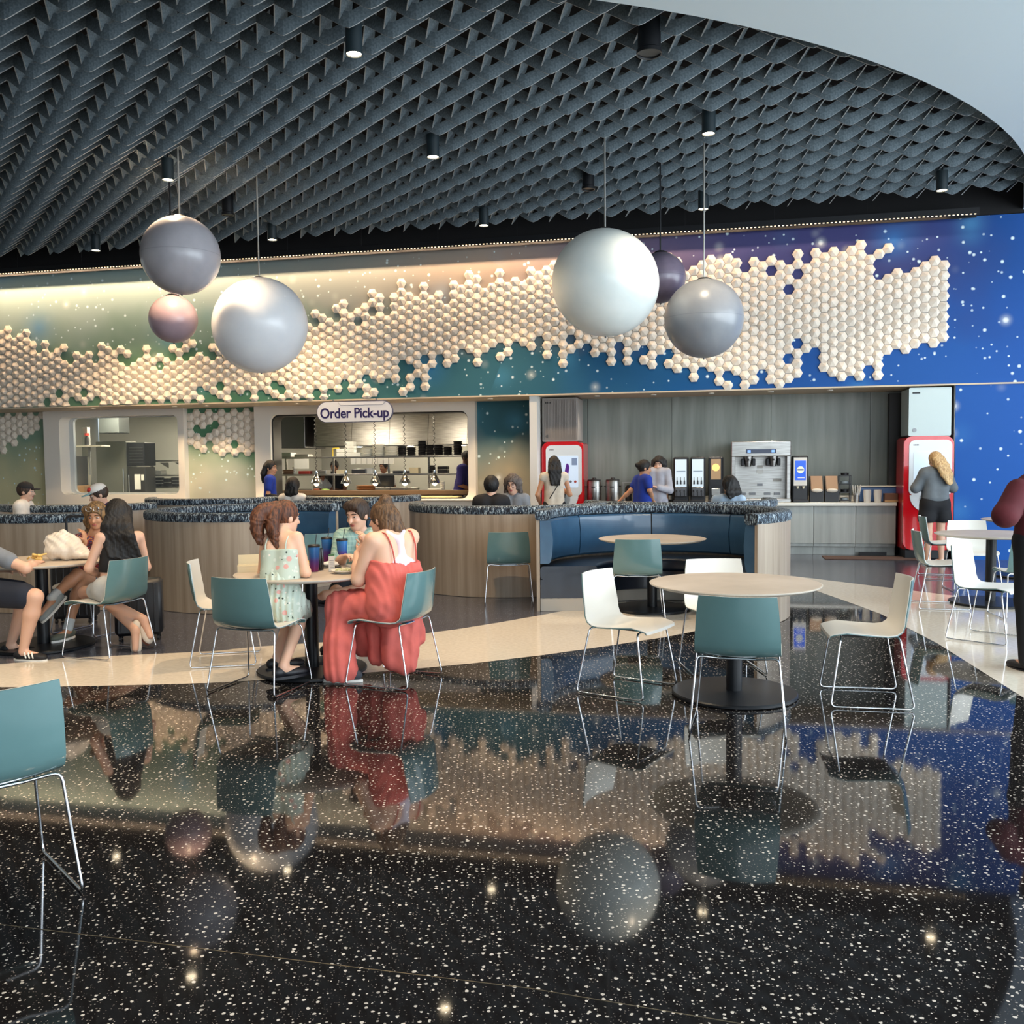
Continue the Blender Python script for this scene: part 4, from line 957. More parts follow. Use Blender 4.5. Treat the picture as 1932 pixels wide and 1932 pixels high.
for k in range(4):
    b = MB(); b.lathe([(.001, .03+k*.135), (.06, .03+k*.135), (.065, .07+k*.135), (.001, .075+k*.135)], 18); b.build('lid_stack', M_BLACKP if k % 2 else mat('lid_clear', srgb(150, 160, 165), .2), t, smooth=True)
t = wthing('straw_holder', 'steel tumbler holding pale straws and stirrers', 'straw holder', 2.26, .55, ZC)
b = MB(); b.lathe([(.001, 0), (.045, 0), (.05, .15), (.046, .15)], 18); b.build('tumbler', M_STEEL, t, smooth=True)
b = MB()
for k in range(14):
    a = k*2.4; b.cyl((.025*math.cos(a), .025*math.sin(a), .01), (.07*math.cos(a), .07*math.sin(a), .26+.02*math.sin(k)), .006, seg=6)
b.build('straws', M_WHITE, t, kind='stuff')
for i, (x, l) in enumerate(((2.42, 'left white cup sleeve stack before the blue carton'), (2.58, 'right white cup sleeve stack before the blue carton'))):
    t = wthing('cup_stack', l, 'cups', x, .52, ZC, 'white cup stacks on the counter')
    b = MB(); b.lathe([(.001, 0), (.05, 0), (.062, .14), (.058, .2), (.001, .2)], 20); b.build('cups', M_WHITE, t, smooth=True)
t = wthing('milk_carton_row', 'translucent blue tub behind the white cups', 'tub', 2.62, .8, ZC)
wbox(0, 0, .12, (.62, .2, .24), mat('tub_blue', srgb(70, 105, 160), .3), t, 'tub', .02); wbox(0, 0, .245, (.64, .22, .02), M_WHITE, t, 'lid', .006)
t = wthing('sugar_box', 'small brown wooden box on the counter', 'box', 2.78, .56, ZC)
wbox(0, 0, .07, (.2, .16, .14), mat('wood_brown', srgb(112, 76, 54), .5), t, 'box', .004); wbox(0, -.084, .02, (.2, .01, .03), mat('wood_tan', srgb(190, 150, 100), .5), t, 'rim')
t = wthing('napkin_tumbler', 'copper-coloured tumbler at the right end of the counter', 'tumbler', 2.94, .62, ZC)
b = MB(); b.lathe([(.001, 0), (.05, 0), (.052, .2), (.06, .21), (.001, .21)], 20); b.build('tumbler', mat('copper', srgb(150, 118, 100), .35, .6), t, smooth=True)

# ------------------------------------------------------------------ pick-up sign
t = wthing('pickup_sign', 'white pill-shaped Order Pick-up sign hanging from the soffit', 'sign', -6.13, -.02, 2.47)
b = MB(); b.prism(rrect(-.705, .705, -.185, .185, .183, 12), -.02, .02, lambda u, v, w: (u, w, v)); b.build('board_rim', mat('sign_rim', srgb(96, 98, 120), .4), t, smooth=True, angle=50)
b = MB(); b.prism(rrect(-.69, .69, -.172, .172, .17, 12), -.026, -.0205, lambda u, v, w: (u, w, v)); b.build('board_face', mat('sign_white', srgb(214, 216, 222), .35), t, smooth=True, angle=50)
b = MB(); b.tube([(-.30, -.028, .17), (-.25, -.028, .115), (.52, -.028, .115), (.58, -.028, .17)], .0035, 5); b.build('notch_line', mat('sign_line', srgb(150, 152, 165), .4), t)
b = MB(); b.cyl((-.4, 0, .18), (-.4, 0, .22), .01); b.cyl((.4, 0, .18), (.4, 0, .22), .01); b.build('bracket', M_STEELD, t)
cu = bpy.data.curves.new('lettering', 'FONT'); cu.body = 'Order Pick-up'; cu.size = .245; cu.align_x = 'CENTER'; cu.align_y = 'CENTER'; cu.extrude = .002; cu.offset = .0048; cu.space_character = .96
to = bpy.data.objects.new('tmp', cu); COL.objects.link(to); bpy.context.view_layer.update()
me = bpy.data.meshes.new_from_object(to.evaluated_get(bpy.context.evaluated_depsgraph_get())); bpy.data.objects.remove(to)
me.materials.clear(); me.materials.append(mat('sign_ink', srgb(34, 26, 84), .5)); q = place('lettering', me, t, (0, -.0275, -.03)); q.rotation_euler = (PI/2, 0, 0)
q.scale = (.93, 1, 1)

# ------------------------------------------------------------------ kitchen behind the openings
def kt(px, py, n):
    r = ray(px, py); k = (n+WN-0)/r.dot(NV); q = r*k; return q.dot(TV), q.z+EYE

M_KW = mat('kitchen_wall', srgb(190, 190, 182), .4); M_KT = m_noise('quarry_tile', srgb(70, 60, 56), srgb(88, 76, 70), 10, .5)
b = MB(); b.box((-9, 5.9, 1.45), (13, .1, 2.9)); b.box((-15.6, 3.6, 1.45), (.1, 4.6, 2.9)); b.box((-3.15, 3.6, 1.45), (.1, 4.6, 2.9)); b.box((-9.4, 4.6, 1.45), (.1, 2.4, 2.9)); b.build('wall_kitchen', M_KW, **WL(), kind='structure')
b = MB(); b.box((-9.3, 3.6, 2.95), (13, 4.7, .08)); b.build('ceiling_kitchen', M_WHITE, **WL(), kind='structure')
for x in (-7.8, -6.6, -5.4): light('POINT', 'hood_lamp', W(x, 4.4, 1.85), 16, (1, .85, .62), .06)  # fill lights added below the hood to brighten the cooks, no fittings there
for x, y, pw in ((-7.6, 1.75, 30), (-5.4, 1.75, 30), (-6.3, 4.9, 20), (-12.6, 2.4, 110), (-12.4, 4.2, 70)):
    light('AREA', 'kitchen_light', W(x, y, 2.88), pw*.7, (1, .86, .66), .9, .3)
t = wthing('extractor_hood', 'long stainless extractor hood over the pick-up kitchen', 'hood', -6.6, 3.6, 1.95)
for i in range(5):
    a = -1.9+i*.86
    b = MB(); b.prism([(-.1, 0), (1.2, 0), (1.2, .85), (.05, .85)], a+.004, a+.856, lambda u, v, w: (w, u, v)); b.build('hood_panel', M_STEEL, t)
wbox(.25, .45, -.01, (4.3, 1.1, .02), M_STEELD, t, 'filter_bay')
t = wthing('hood_end', 'dark stainless box at the left end of the hood', 'hood', -8.95, 3.5, 1.95); wbox(0, .4, .32, (.62, 1.1, .72), M_STEELD, t, 'housing', .01)
t = wthing('pass_shelf', 'stainless two-tier pass shelf across the pick-up window', 'shelf', -6.6, 2.4, .0025)
for z in (1.69, 1.34): wbox(-.1, 0, z, (4.3, .42, .035), M_STEEL, t, 'shelf_board', .004)
for x in (-2.1, -1.05, .15, 1.0, 2.0): wbox(x, .16, 1.33, (.035, .035, .74), M_STEEL, t, 'upright')
t = wthing('pass_counter', 'stainless pass counter behind the pick-up window', 'counter', -6.4, 2.0, .0025)
wbox(0, .1, .93, (4.1, .95, .04), M_STEEL, t, 'top', .006); wbox(0, .15, .46, (4.0, .8, .9), M_STEELD, t, 'body'); wbox(0, -.42, 1.0, (4.1, .12, .10), mat('counter_wood', srgb(120, 96, 76), .4), t, 'front_rail', .01)
t = wthing('serving_ledge', 'cream paper-lined serving ledge glowing under the heat lamps', 'ledge', -6.35, 1.28, .905); wbox(0, 0, .02, (3.5, .3, .035), mat('ledge_cream', srgb(240, 222, 160), .4), t, 'ledge', .008)
HL = [(516*1.0, 0), ] 
for i, (px, lb) in enumerate(((597, 'first heat lamp from the left on a coiled cord'), (653, 'second heat lamp from the left on a coiled cord'), (708, 'middle heat lamp on a coiled cord'), (764, 'fourth heat lamp from the left on a coiled cord'), (820, 'rightmost heat lamp on a coiled cord'))):
    r = ray(px, 905); k = (1.62+WN)/r.dot(NV); tt = (r*k).dot(TV)
    t = wthing('heat_lamp', lb, 'heat lamp', tt, 1.62, 1.18, 'chrome heat lamps over the pass')
    b = MB(); b.lathe([(.11, 0), (.105, .03), (.07, .10), (.035, .16), (.03, .25), (.001, .25)], 24); b.f = b.f[:]; b.build('shade', M_CHROME, t, smooth=True)
    b = MB(); b.sphere((0, 0, .0), .05, 14, 8); b.build('bulb', mat('heat_bulb', (1, .8, .5), .4, emis=(1, .75, .4), es=6), t, smooth=True)
    b = MB(); b.tube([(.022*math.sin(u*1.9), .022*math.cos(u*1.9), .25+u*.0255) for u in range(0, 55)], .006, 5); b.build('coiled_cord', M_BLACKP, t, smooth=True)
    light('SPOT', 'heat_beam', W(tt, 1.62, 1.16), 14, (1, .72, .4), .04, spot=110, blend=.5)
PW = mat('plate_white', srgb(220, 218, 208), .35)
def stack(px, n, z, w, h, name, lb, cat, m, group, rnd_=False):
    tt, _ = kt(px, 860, n); t = wthing(name, lb, cat, tt, n, z, group)
    if rnd_:
        b = MB(); k = max(2, int(h/.03)); pr = []
        for i in range(k): pr += [(w/2*.72, i*h/k), (w/2, i*h/k+h/k*.8)]
        b.lathe([(.001, 0)]+pr+[(.001, h)], 22); b.build('pile', m, t, smooth=True, angle=20)
    else:
        b = MB(); k = max(1, int(h/.07))
        for i in range(k): b.box((0, 0, h*(i+.5)/k), (w, w*.8, h/k*.92), bev=.006)
        b.build('pile', m, t)
ZS = 1.708
for i, (px, w, h, nm, lb, cat, m, rd) in enumerate((
    (541, .3, .10, 'pan_stack', 'low stack of steel trays at the left end of the top shelf', 'trays', M_STEEL, 0), (573, .3, .06, 'pan_stack', 'second low stack of steel trays on the top shelf', 'trays', M_STEEL, 0),
    (645, .18, .16, 'paper_box', 'small white carton right of the yellow frame', 'carton', PW, 0), (662, .19, .30, 'paper_box', 'tall white carton on the top shelf', 'carton', PW, 0), (674, .2, .08, 'paper_box', 'low white carton under the hanging chain', 'carton', PW, 0),
    (692, .26, .16, 'plate_stack', 'first stack of white plates on the top shelf', 'plates', PW, 1), (715, .28, .24, 'plate_stack', 'tallest stack of white plates on the top shelf', 'plates', PW, 1), (738, .28, .20, 'plate_stack', 'third stack of white plates on the top shelf', 'plates', PW, 1),
    (759, .2, .2, 'container_stack', 'first stack of black takeaway tubs', 'containers', M_BLACKP, 1), (776, .2, .17, 'container_stack', 'second stack of black takeaway tubs', 'containers', M_BLACKP, 1), (797, .19, .3, 'container_stack', 'tallest stack of black takeaway tubs', 'containers', M_BLACKP, 1), (812, .2, .22, 'container_stack', 'fourth stack of black takeaway tubs', 'containers', M_BLACKP, 1), (828, .22, .22, 'container_stack', 'fifth stack of black takeaway tubs', 'containers', M_BLACKP, 1), (845, .2, .18, 'container_stack', 'sixth stack of black takeaway tubs', 'containers', M_BLACKP, 1), (864, .2, .28, 'container_stack', 'black tub stack above the man at the right of the kitchen', 'containers', M_BLACKP, 1))):
    stack(px, 2.35, ZS, w, h, nm, lb, cat, m, 'stacks on the top shelf of the pass', rd)
t = wthing('yellow_frame', 'yellow metal bracket standing on the top shelf', 'bracket', kt(635, 850, 2.35)[0], 2.35, ZS)
b = MB(); b.tube([(-.08, 0, 0), (-.08, 0, .17), (.06, 0, .17)], .012, 8, fillet=.02); b.build('frame', mat('yellow', srgb(225, 190, 60), .4), t, smooth=True)
ZM = 1.358
for i, (px, w, h, m, lb, rd) in enumerate(((545, .3, .1, mat('bun_brown', srgb(120, 92, 70), .7), 'heap of brown rolls on the middle shelf', 1), (555, .1, .16, PW, 'clear squeeze bottle pair on the middle shelf', 1), (577, .25, .07, mat('tray_red', srgb(150, 40, 34), .5), 'red tray on the middle shelf', 0), (606, .3, .08, M_STEEL, 'steel pans left of the first cook', 0), (645, .2, .09, mat('tub_cream', srgb(205, 190, 155), .5), 'cream tub beside the first cook', 0), (680, .3, .1, M_STEELD, 'dark pans between the two cooks', 0), (697, .14, .12, PW, 'white tubs left of the second cook', 0), (760, .34, .06, M_STEELD, 'low dark pans right of the second cook', 0), (782, .2, .12, mat('tub_cream', srgb(205, 190, 155), .5), 'cream tub on the right of the middle shelf', 0), (815, .14, .16, M_BLACKP, 'black jug on the middle shelf', 1), (836, .2, .14, M_BLACKP, 'black containers at the right of the middle shelf', 0))):
    stack(px, 2.35, ZM, w, h, 'shelf_item', lb, 'kitchenware', m, 'kitchenware on the middle shelf', rd)
t = wthing('order_slip', 'white paper slip taped below the top shelf', 'paper', kt(570, 873, 2.2)[0], 2.17, 1.48); wbox(0, 0, .09, (.32, .004, .2), PW, t, 'sheet')
t = wthing('order_strip', 'row of white order tickets hanging from the top shelf', 'tickets', kt(703, 868, 2.2)[0], 2.17, 1.58)
for k in range(8): wbox(-.4+k*.115, 0, .03, (.10, .004, .12), PW, t, 'ticket')
ZP = .955
for px, w, h, m, lb, rd in ((541, .1, .22, mat('ketchup', srgb(150, 30, 26), .4), 'red squeeze bottle at the left of the pass', 1), (580, .3, .12, M_STEEL, 'steel insert pan at the left of the pass', 0), (595, .16, .12, mat('salmon', srgb(190, 120, 90), .5), 'salmon-coloured bowl on the pass', 1), (614, .24, .07, M_BLACKP, 'black bowl of green salad on the pass', 1), (690, .42, .18, mat('chips_tan', srgb(170, 118, 70), .8), 'heap of tan chips on the pass', 1), (724, .3, .14, M_STEEL, 'steel bin right of the chips', 0), (752, .28, .14, M_STEEL, 'second steel bin on the pass', 0), (779, .2, .14, M_STEEL, 'third steel bin on the pass', 0), (800, .18, .1, mat('cup_grey', srgb(110, 115, 118), .4), 'grey tubs near the right end of the pass', 0), (822, .28, .12, PW, 'white boxes near the right end of the pass', 0), (834, .1, .25, PW, 'white paper cups stacked at the right end of the pass', 1)):
    stack(px, 1.95, ZP, w, h, 'pass_item', lb, 'kitchenware', m, 'dishes and bins on the pass counter', rd)
t = wthing('salad', 'green salad heaped in the black bowl', 'food', kt(614, 926, 1.95)[0], 1.95, ZP+.06)
b = MB(); b.sphere((0, 0, .02), (.09, .09, .04), 14, 8); b.build('leaves', m_noise('salad_green', srgb(110, 150, 60), srgb(170, 190, 110), 40, .6), t, smooth=True)
t = wthing('warmer_screen', 'black monitor standing on the pass', 'monitor', kt(726, 912, 1.9)[0], 1.9, 1.10); wbox(0, 0, .12, (.40, .03, .22), M_BLACKP, t, 'monitor', .006); wbox(0, 0, -.06, (.03, .03, .18), M_BLACKP, t, 'stand')
# left kitchen window
t = wthing('upright_fridge', 'tall stainless upright fridge seen through the left window', 'fridge', kt(209, 850, 3.4)[0]+.05, 3.4, .0025)
wbox(-.05, .2, 1.07, (.78, .4, 2.1), mat('satin_steel', srgb(128, 130, 124), .42, .6), t, 'body', .01); b = MB(); b.cyl((.28, -.04, .9), (.28, -.04, 1.5), .015); b.build('handle', M_CHROME, t, smooth=True)
t = wthing('combi_oven', 'dark steel oven cabinet right of the fridge', 'oven', kt(257, 850, 3.3)[0], 3.3, .0025)
wbox(0, .2, .78, (.42, .4, 1.5), M_STEELD, t, 'lower_cabinet', .01); wbox(0, .18, 1.82, (.46, .42, .52), M_BLACK, t, 'upper_cabinet', .01)
for k in range(6): wbox(.02, -.035, 1.64+k*.065, (.34, .01, .02), M_STEELD, t, 'louvre')
wbox(.02, -.012, 1.2, (.15, .01, .34), PW, t, 'notice'); wbox(.15, -.012, 1.3, (.07, .01, .13), PW, t, 'notice'); b = MB(); b.cyl((-.18, -.04, .8), (-.18, -.04, 1.36), .014); b.build('handle', M_CHROME, t, smooth=True)
t = wthing('pan_shelves', 'steel wall shelves with pans right of the oven', 'shelf', kt(309, 850, 4.2)[0], 4.2, 1.05)
for z in (0, .28, .62): wbox(0, 0, z, (.92, .4, .03), M_STEEL, t, 'shelf_board')
for x in (-.4, 0, .4):
    b = MB(); b.prism([(-.18, .58), (.18, .58), (.18, .45)], x-.006, x+.006, lambda u, v, w: (w, u, v)); b.build('bracket', M_STEELD, t)
for px, z, w, h, lb, m in ((277, 1.36, .2, .08, 'white box on the wall shelves', PW), (297, 1.36, .3, .12, 'white tub on the wall shelves', PW), (300, 1.09, .16, .22, 'dark upright pan on the lower wall shelf', M_BLACKP), (315, 1.09, .16, .20, 'second dark upright pan on the lower wall shelf', M_BLACKP), (330, 1.09, .16, .22, 'third dark upright pan on the lower wall shelf', M_BLACKP)):
    stack(px, 4.1, z-.02, w, h, 'shelf_box', lb, 'kitchenware', m, 'kitchenware on the wall shelves', 0)
t = wthing('sheet_pan_rack', 'aluminium sheet pan rack behind the left of the window', 'rack', kt(137, 850, 2.0)[0], 2.0, .0025)
for x in (-.16, .16): wbox(x, 0, .9, (.025, .5, 1.75), M_STEELD, t, 'side_rail')
for k in range(10): wbox(0, 0, .3+k*.15, (.3, .46, .015), M_BLACKP if k % 2 else M_STEEL, t, 'sheet_pan')
t = wthing('notice_post', 'grey post covered with taped paper notices', 'post', kt(163, 850, 2.3)[0], 2.3, .0025)
wbox(0, 0, 1.2, (.14, .1, 2.4), mat('post_grey', srgb(120, 122, 120), .4), t, 'post'); wbox(0, -.055, 1.55, (.16, .006, .42), PW, t, 'notice'); wbox(-.02, -.06, 1.22, (.30, .006, .32), PW, t, 'notice'); wbox(0, -.055, .93, (.15, .006, .24), PW, t, 'notice')
t = wthing('fire_cabinet', 'red-topped bottle on the ledge beside the notice post', 'bottle', kt(164, 825, 2.2)[0], 2.2, 2.02)
b = MB(); b.lathe([(.001, 0), (.05, 0), (.05, .15), (.02, .2), (.001, .2)], 16); b.build('bottle', M_BLACKP, t, smooth=True); b = MB(); b.lathe([(.001, .2), (.05, .2), (.05, .25), (.001, .25)], 16); b.build('cap', mat('cap_red', srgb(200, 50, 40), .4), t, smooth=True)
wbox(0, .0, -.025, (.9, .3, .03), M_WHITE, t, 'ledge')
t = wthing('cardboard_box', 'cardboard box on the floor shelf behind the window', 'box', kt(155, 928, 1.9)[0], 1.9, .82); wbox(0, 0, .18, (.34, .3, .32), mat('cardboard', srgb(170, 130, 85), .8), t, 'box', .004); wbox(0, 0, -.4, (.5, .4, .8), M_STEELD, t, 'stand')
t = wthing('pendant_duct', 'dark duct box under the kitchen ceiling', 'duct', kt(215, 795, 3.0)[0], 3.0, 2.3); wbox(0, 0, .2, (.5, .4, .42), mat('duct_grey', srgb(70, 76, 76), .5), t, 'duct', .01)
# ------------------------------------------------------------------ people
def V3(*a): return Vector(a)
def P(px, py, Y): return aty(px, py, Y)
def m_skin(name, c):
    if name in MATS: return MATS[name]
    m, t, b = newmat(name); b.inputs['Base Color'].default_value = (*c, 1); b.inputs['Roughness'].default_value = .5
    b.inputs['Subsurface Weight'].default_value = .12; b.inputs['Subsurface Radius'].default_value = (.02, .008, .004); MATS[name] = m; return m
SK_F = m_skin('skin_fair', srgb(214, 168, 142)); SK_P = m_skin('skin_pale', srgb(224, 178, 150)); SK_T = m_skin('skin_tan', srgb(190, 138, 104)); SK_B = m_skin('skin_brown', srgb(140, 94, 68)); SK_D = m_skin('skin_dark', srgb(104, 68, 52))
def m_hair(name, c1, c2):
    return m_noise(name, c1, c2, 3, .62, (26, 26, 3), 3, .6, .35, .65)
H_BLK = m_hair('hair_black', srgb(9, 7, 7), srgb(22, 17, 16)); H_BRN = m_hair('hair_brown', srgb(52, 28, 18), srgb(116, 66, 38)); H_DBR = m_hair('hair_dark_brown', srgb(34, 24, 18), srgb(66, 46, 32)); H_BLD = m_hair('hair_blonde', srgb(160, 122, 78), srgb(216, 182, 130)); H_MID = m_hair('hair_mid_brown', srgb(62, 44, 30), srgb(116, 84, 54))
def cloth(name, c, r=.85, var=.82): return m_noise(name, tuple(x*var for x in c), c, 9, r, (1, 1, 1), 4, .25)
def m_floral():
    m, t, b = newmat('floral_fabric'); g = NT(t); v = coords(g, (1, 1, 1))
    def blot(sc, th, keep, seed):
        vo = g.n('ShaderNodeTexVoronoi', feature='F1'); vo.inputs['Scale'].default_value = sc
        mp = g.n('ShaderNodeVectorMath', operation='ADD'); mp.inputs[1].default_value = (seed, seed, seed); g.l(v, mp.inputs[0]); g.l(mp.outputs[0], vo.inputs['Vector'])
        s = g.n('ShaderNodeSeparateColor'); g.l(vo.outputs['Color'], s.inputs[0])
        return g.val(0, 'MULTIPLY', g.val(0, 'LESS_THAN', vo.outputs['Distance'], th), g.val(0, 'LESS_THAN', s.outputs[0], keep))
    col = g.mix(blot(26, .30, .5, 0), srgb(186, 198, 184), srgb(206, 212, 200))
    col = g.mix(blot(16, .30, .42, 3), col, srgb(214, 160, 150)); col = g.mix(blot(34, .24, .28, 7), col, srgb(52, 66, 62)); col = g.mix(blot(30, .2, .3, 11), col, srgb(232, 220, 206))
    g.l(col, b.inputs['Base Color']); b.inputs['Roughness'].default_value = .85; MATS['floral_fabric'] = m; return m
def m_plaid(name, c1, c2, c3, sc=26):
    m, t, b = newmat(name); g = NT(t); v = coords(g, (1, 1, 1)); s = g.n('ShaderNodeSeparateXYZ'); g.l(v, s.inputs[0])
    a = g.val(0, 'FRACT', g.val(0, 'MULTIPLY', g.val(0, 'ADD', s.outputs[0], s.outputs[1]), sc)); d = g.val(0, 'FRACT', g.val(0, 'MULTIPLY', s.outputs[2], sc))
    col = g.mix(g.val(0, 'MULTIPLY', g.val(0, 'LESS_THAN', a, .3), .6), c1, c2); col = g.mix(g.val(0, 'MULTIPLY', g.val(0, 'LESS_THAN', d, .3), .5), col, c3)
    g.l(col, b.inputs['Base Color']); b.inputs['Roughness'].default_value = .85; MATS[name] = m; return m
def m_patt(name, cols, sc=22):
    m, t, b = newmat(name); g = NT(t); v = coords(g, (1, 1, 1)); n = noise(g, v, sc, 2, .5, 1.5)
    g.l(g.ramp(n[0], [(.30+.4*i/(len(cols)-1), c) for i, c in enumerate(cols)], 'CONSTANT'), b.inputs['Base Color']); b.inputs['Roughness'].default_value = .85; MATS[name] = m; return m
EYEW = mat('eye_white', srgb(196, 186, 178), .3); EYEI = mat('eye_iris', srgb(48, 32, 24), .15); LIPS = mat('lips', srgb(170, 92, 84), .45)

class Person:
    def __init__(s, label, J, face, skin, res=.012, w=1.0, hs=1.0, group=None, hands=True, curl=.5, tilt=0.0):
        s.J = J; s.skin = skin; s.res = res; s.w = w; s.hs = hs; s.hands = hands; s.curl = curl
        c = (J['hR']+J['hL'])/2; s.root = thing('person', label, 'person', (c.x, c.y, 0), 0, group); s.org = (c.x, c.y, 0)
        s.F = Vector(face).normalized(); up = V3(0, 0, 1); s.R = s.F.cross(up).normalized()
        up = Matrix.Rotation(tilt, 3, s.F) @ up; s.R = s.F.cross(up).normalized(); s.U = s.R.cross(s.F).normalized()
        s.HM = Matrix((s.R, s.F, s.U)).transposed()
        s.lat = (J['sR']-J['sL']).normalized(); s.hlat = (J['hR']-J['hL']).normalized()
        s.nb = (J['sR']+J['sL'])/2; s.pel = c; s.up = (s.nb-s.pel).normalized(); s.fw = s.up.cross(s.lat).normalized()
    def h(s, r, f, u): return s.J['hd']+(s.R*r+s.F*f+s.U*u)*s.hs
    def part(s, name, sd, m, res=None, disp=None, **kw):
        if name in ('hair', 'ponytail') and disp is None:
            r_ = res or s.res; fq = 2*PI/max(.022, 2.6*r_); am = .0030 if r_ < .0105 else .0035; hd = s.J['hd']
            def disp(X):
                x, y, z = X[..., 0]-hd.x, X[..., 1]-hd.y, X[..., 2]-hd.z
                an = np.arctan2(y, x)*.085; return am*np.sin(fq*(an+.012*np.sin(z*38)+.006*np.sin(z*90)))
        me = sd.mesh(name, m, res or s.res, s.org, disp=disp); return place(name, me, s.root, **kw)
    def torso(s, sd, e=0.0, top=.06, bot=0.0):
        w = s.w; c = s.nb-s.up*top; mid = s.pel.lerp(s.nb, .42)
        for k in (-1, 1):
            sd.c(c+s.lat*k*.075*w, mid+(s.lat+s.hlat)*k*.030*w, .088*w+e, .088*w+e); sd.c(mid+(s.lat+s.hlat)*k*.030*w, s.pel+s.hlat*k*.06*w+s.up*bot, .088*w+e, .105*w+e)
        sd.c(s.J['sR'].lerp(s.J['sL'], .06)-s.up*.008, s.J['sL'].lerp(s.J['sR'], .06)-s.up*.008, .052*w+e, .052*w+e)
    def sleeve(s, sd, k, f=.6, e=.012, f2=0.0):
        a, b, c = s.J['s'+k], s.J['e'+k], s.J['w'+k]; w = s.w
        if f <= 1: sd.c(a, a.lerp(b, f), .050*w+e, .045*w+e)
        else: sd.c(a, b, .050*w+e, .041*w+e); sd.c(b, b.lerp(c, f-1), .041*w+e, .034*w+e)
    def leg(s, sd, k, f=2.0, e=.012, flare=0.0):
        a, b, c = s.J['h'+k], s.J['k'+k], s.J['a'+k]; w = s.w
        if f <= 1: sd.c(a, a.lerp(b, f), .088*w+e, .070*w+e+flare)
        else: sd.c(a, b, .088*w+e, .060*w+e); sd.c(b, b.lerp(c, f-1), .058*w+e, .042*w+e+flare)
    def hand(s, sd, w_, d, nrm, curl, sgn, sc=1.0):
        d = d.normalized(); lt = d.cross(nrm).normalized(); nrm = lt.cross(d).normalized()
        M = np.array(Matrix((lt, d, nrm)).transposed()); pc = w_+d*.045*sc
        sd.e(pc, (.040*sc, .050*sc, .017*sc), M, k=.012)
        for i, (o, L) in enumerate(((-.030, .062), (-.010, .074), (.010, .070), (.029, .056))):
            k0 = w_+d*(.082-.004*abs(i-1.2))*sc+lt*o*sc; d1 = (d-nrm*curl*.8).normalized(); d2 = (d-nrm*curl*2.2).normalized(); d3 = (d*.6-nrm*curl*3).normalized()
            k1 = k0+d1*L*.45*sc; k2 = k1+d2*L*.32*sc; k3 = k2+d3*L*.25*sc
            sd.c(w_+d*.06*sc+lt*o*.9*sc, k0, .009*sc, .009*sc, k=.006); sd.c(k0, k1, .0088*sc, .008*sc, k=.003); sd.c(k1, k2, .008*sc, .0075*sc, k=.003); sd.c(k2, k3, .0075*sc, .0065*sc, k=.003)
        t0 = w_+d*.025*sc+lt*(-sgn)*.028*sc; t1 = t0+(d*.5-lt*sgn*.9-nrm*.35).normalized()*.036*sc; t2 = t1+(d*.9-lt*sgn*.35-nrm*.5*curl).normalized()*.032*sc
        sd.c(t0, t1, .013*sc, .0105*sc, k=.008); sd.c(t1, t2, .0105*sc, .008*sc, k=.004)
    def body(s, legs=True, armL=True, armR=True, feet=True, neck_r=.052):
        J = s.J; w = s.w; hs = s.hs; sd = SD(.028); M = np.array(s.HM)
        sd.e(s.h(0, -.008, .022), (.074*hs, .093*hs, .098*hs), M); sd.e(s.h(0, .020, -.045), (.056*hs, .068*hs, .068*hs), M); sd.e(s.h(0, .058, -.088), (.024*hs, .022*hs, .018*hs), M, k=.03)
        sd.c(s.h(0, .084, .016), s.h(0, .106, -.026), .008*hs, .0135*hs, k=.012); sd.c(s.h(-.028, .076, .036), s.h(.028, .076, .036), .012*hs, .012*hs, k=.016)
        sd.e(s.h(.032, .066, -.022), (.020*hs, .018*hs, .016*hs), M, k=.02); sd.e(s.h(-.032, .066, -.022), (.020*hs, .018*hs, .016*hs), M, k=.02)
        for k in (-1, 1): sd.e(s.h(k*.077, -.008, -.004), (.010*hs, .020*hs, .032*hs), M, k=.008)
        sd.c(s.nb+s.up*.0, s.h(0, -.012, -.05), neck_r*w**.5, .046*w**.5)
        sd.c(s.J['sR'].lerp(s.nb, .35), s.nb+(J['hd']-s.nb)*.35, .042*w, .04); sd.c(s.J['sL'].lerp(s.nb, .35), s.nb+(J['hd']-s.nb)*.35, .042*w, .04)
        s.torso(sd)
        for k, on, sg in (('R', armR, 1), ('L', armL, -1)):
            if not on: continue
            a, b, c = J['s'+k], J['e'+k], J['w'+k]
            sd.c(a, b, .048*w, .038*w); sd.c(b, b.lerp(c, .45), .039*w, .035*w); sd.c(b.lerp(c, .45), c, .035*w, .024*w**.5)
            if s.hands:
                d = J.get('d'+k, (c-b)); n = J.get('n'+k, V3(0, 0, 1)); s.hand(sd, c, d, n, J.get('c'+k, s.curl), sg, .95*hs)
        if legs:
            for k in ('R', 'L'):
                a, b, c = J['h'+k], J['k'+k], J['a'+k]
                sd.c(a, b, .085*w, .056*w); sd.c(b, b.lerp(c, .3), .055*w, .057*w); sd.c(b.lerp(c, .3), c, .057*w, .034)
                if feet:
                    t = J.get('t'+k, s.fw); t = Vector((t.x, t.y, t.z)).normalized(); sd.c(c-V3(0, 0, .03), c+t*.12-V3(0, 0, .045), .034, .026)
        o = s.part('body', sd, s.skin); return o
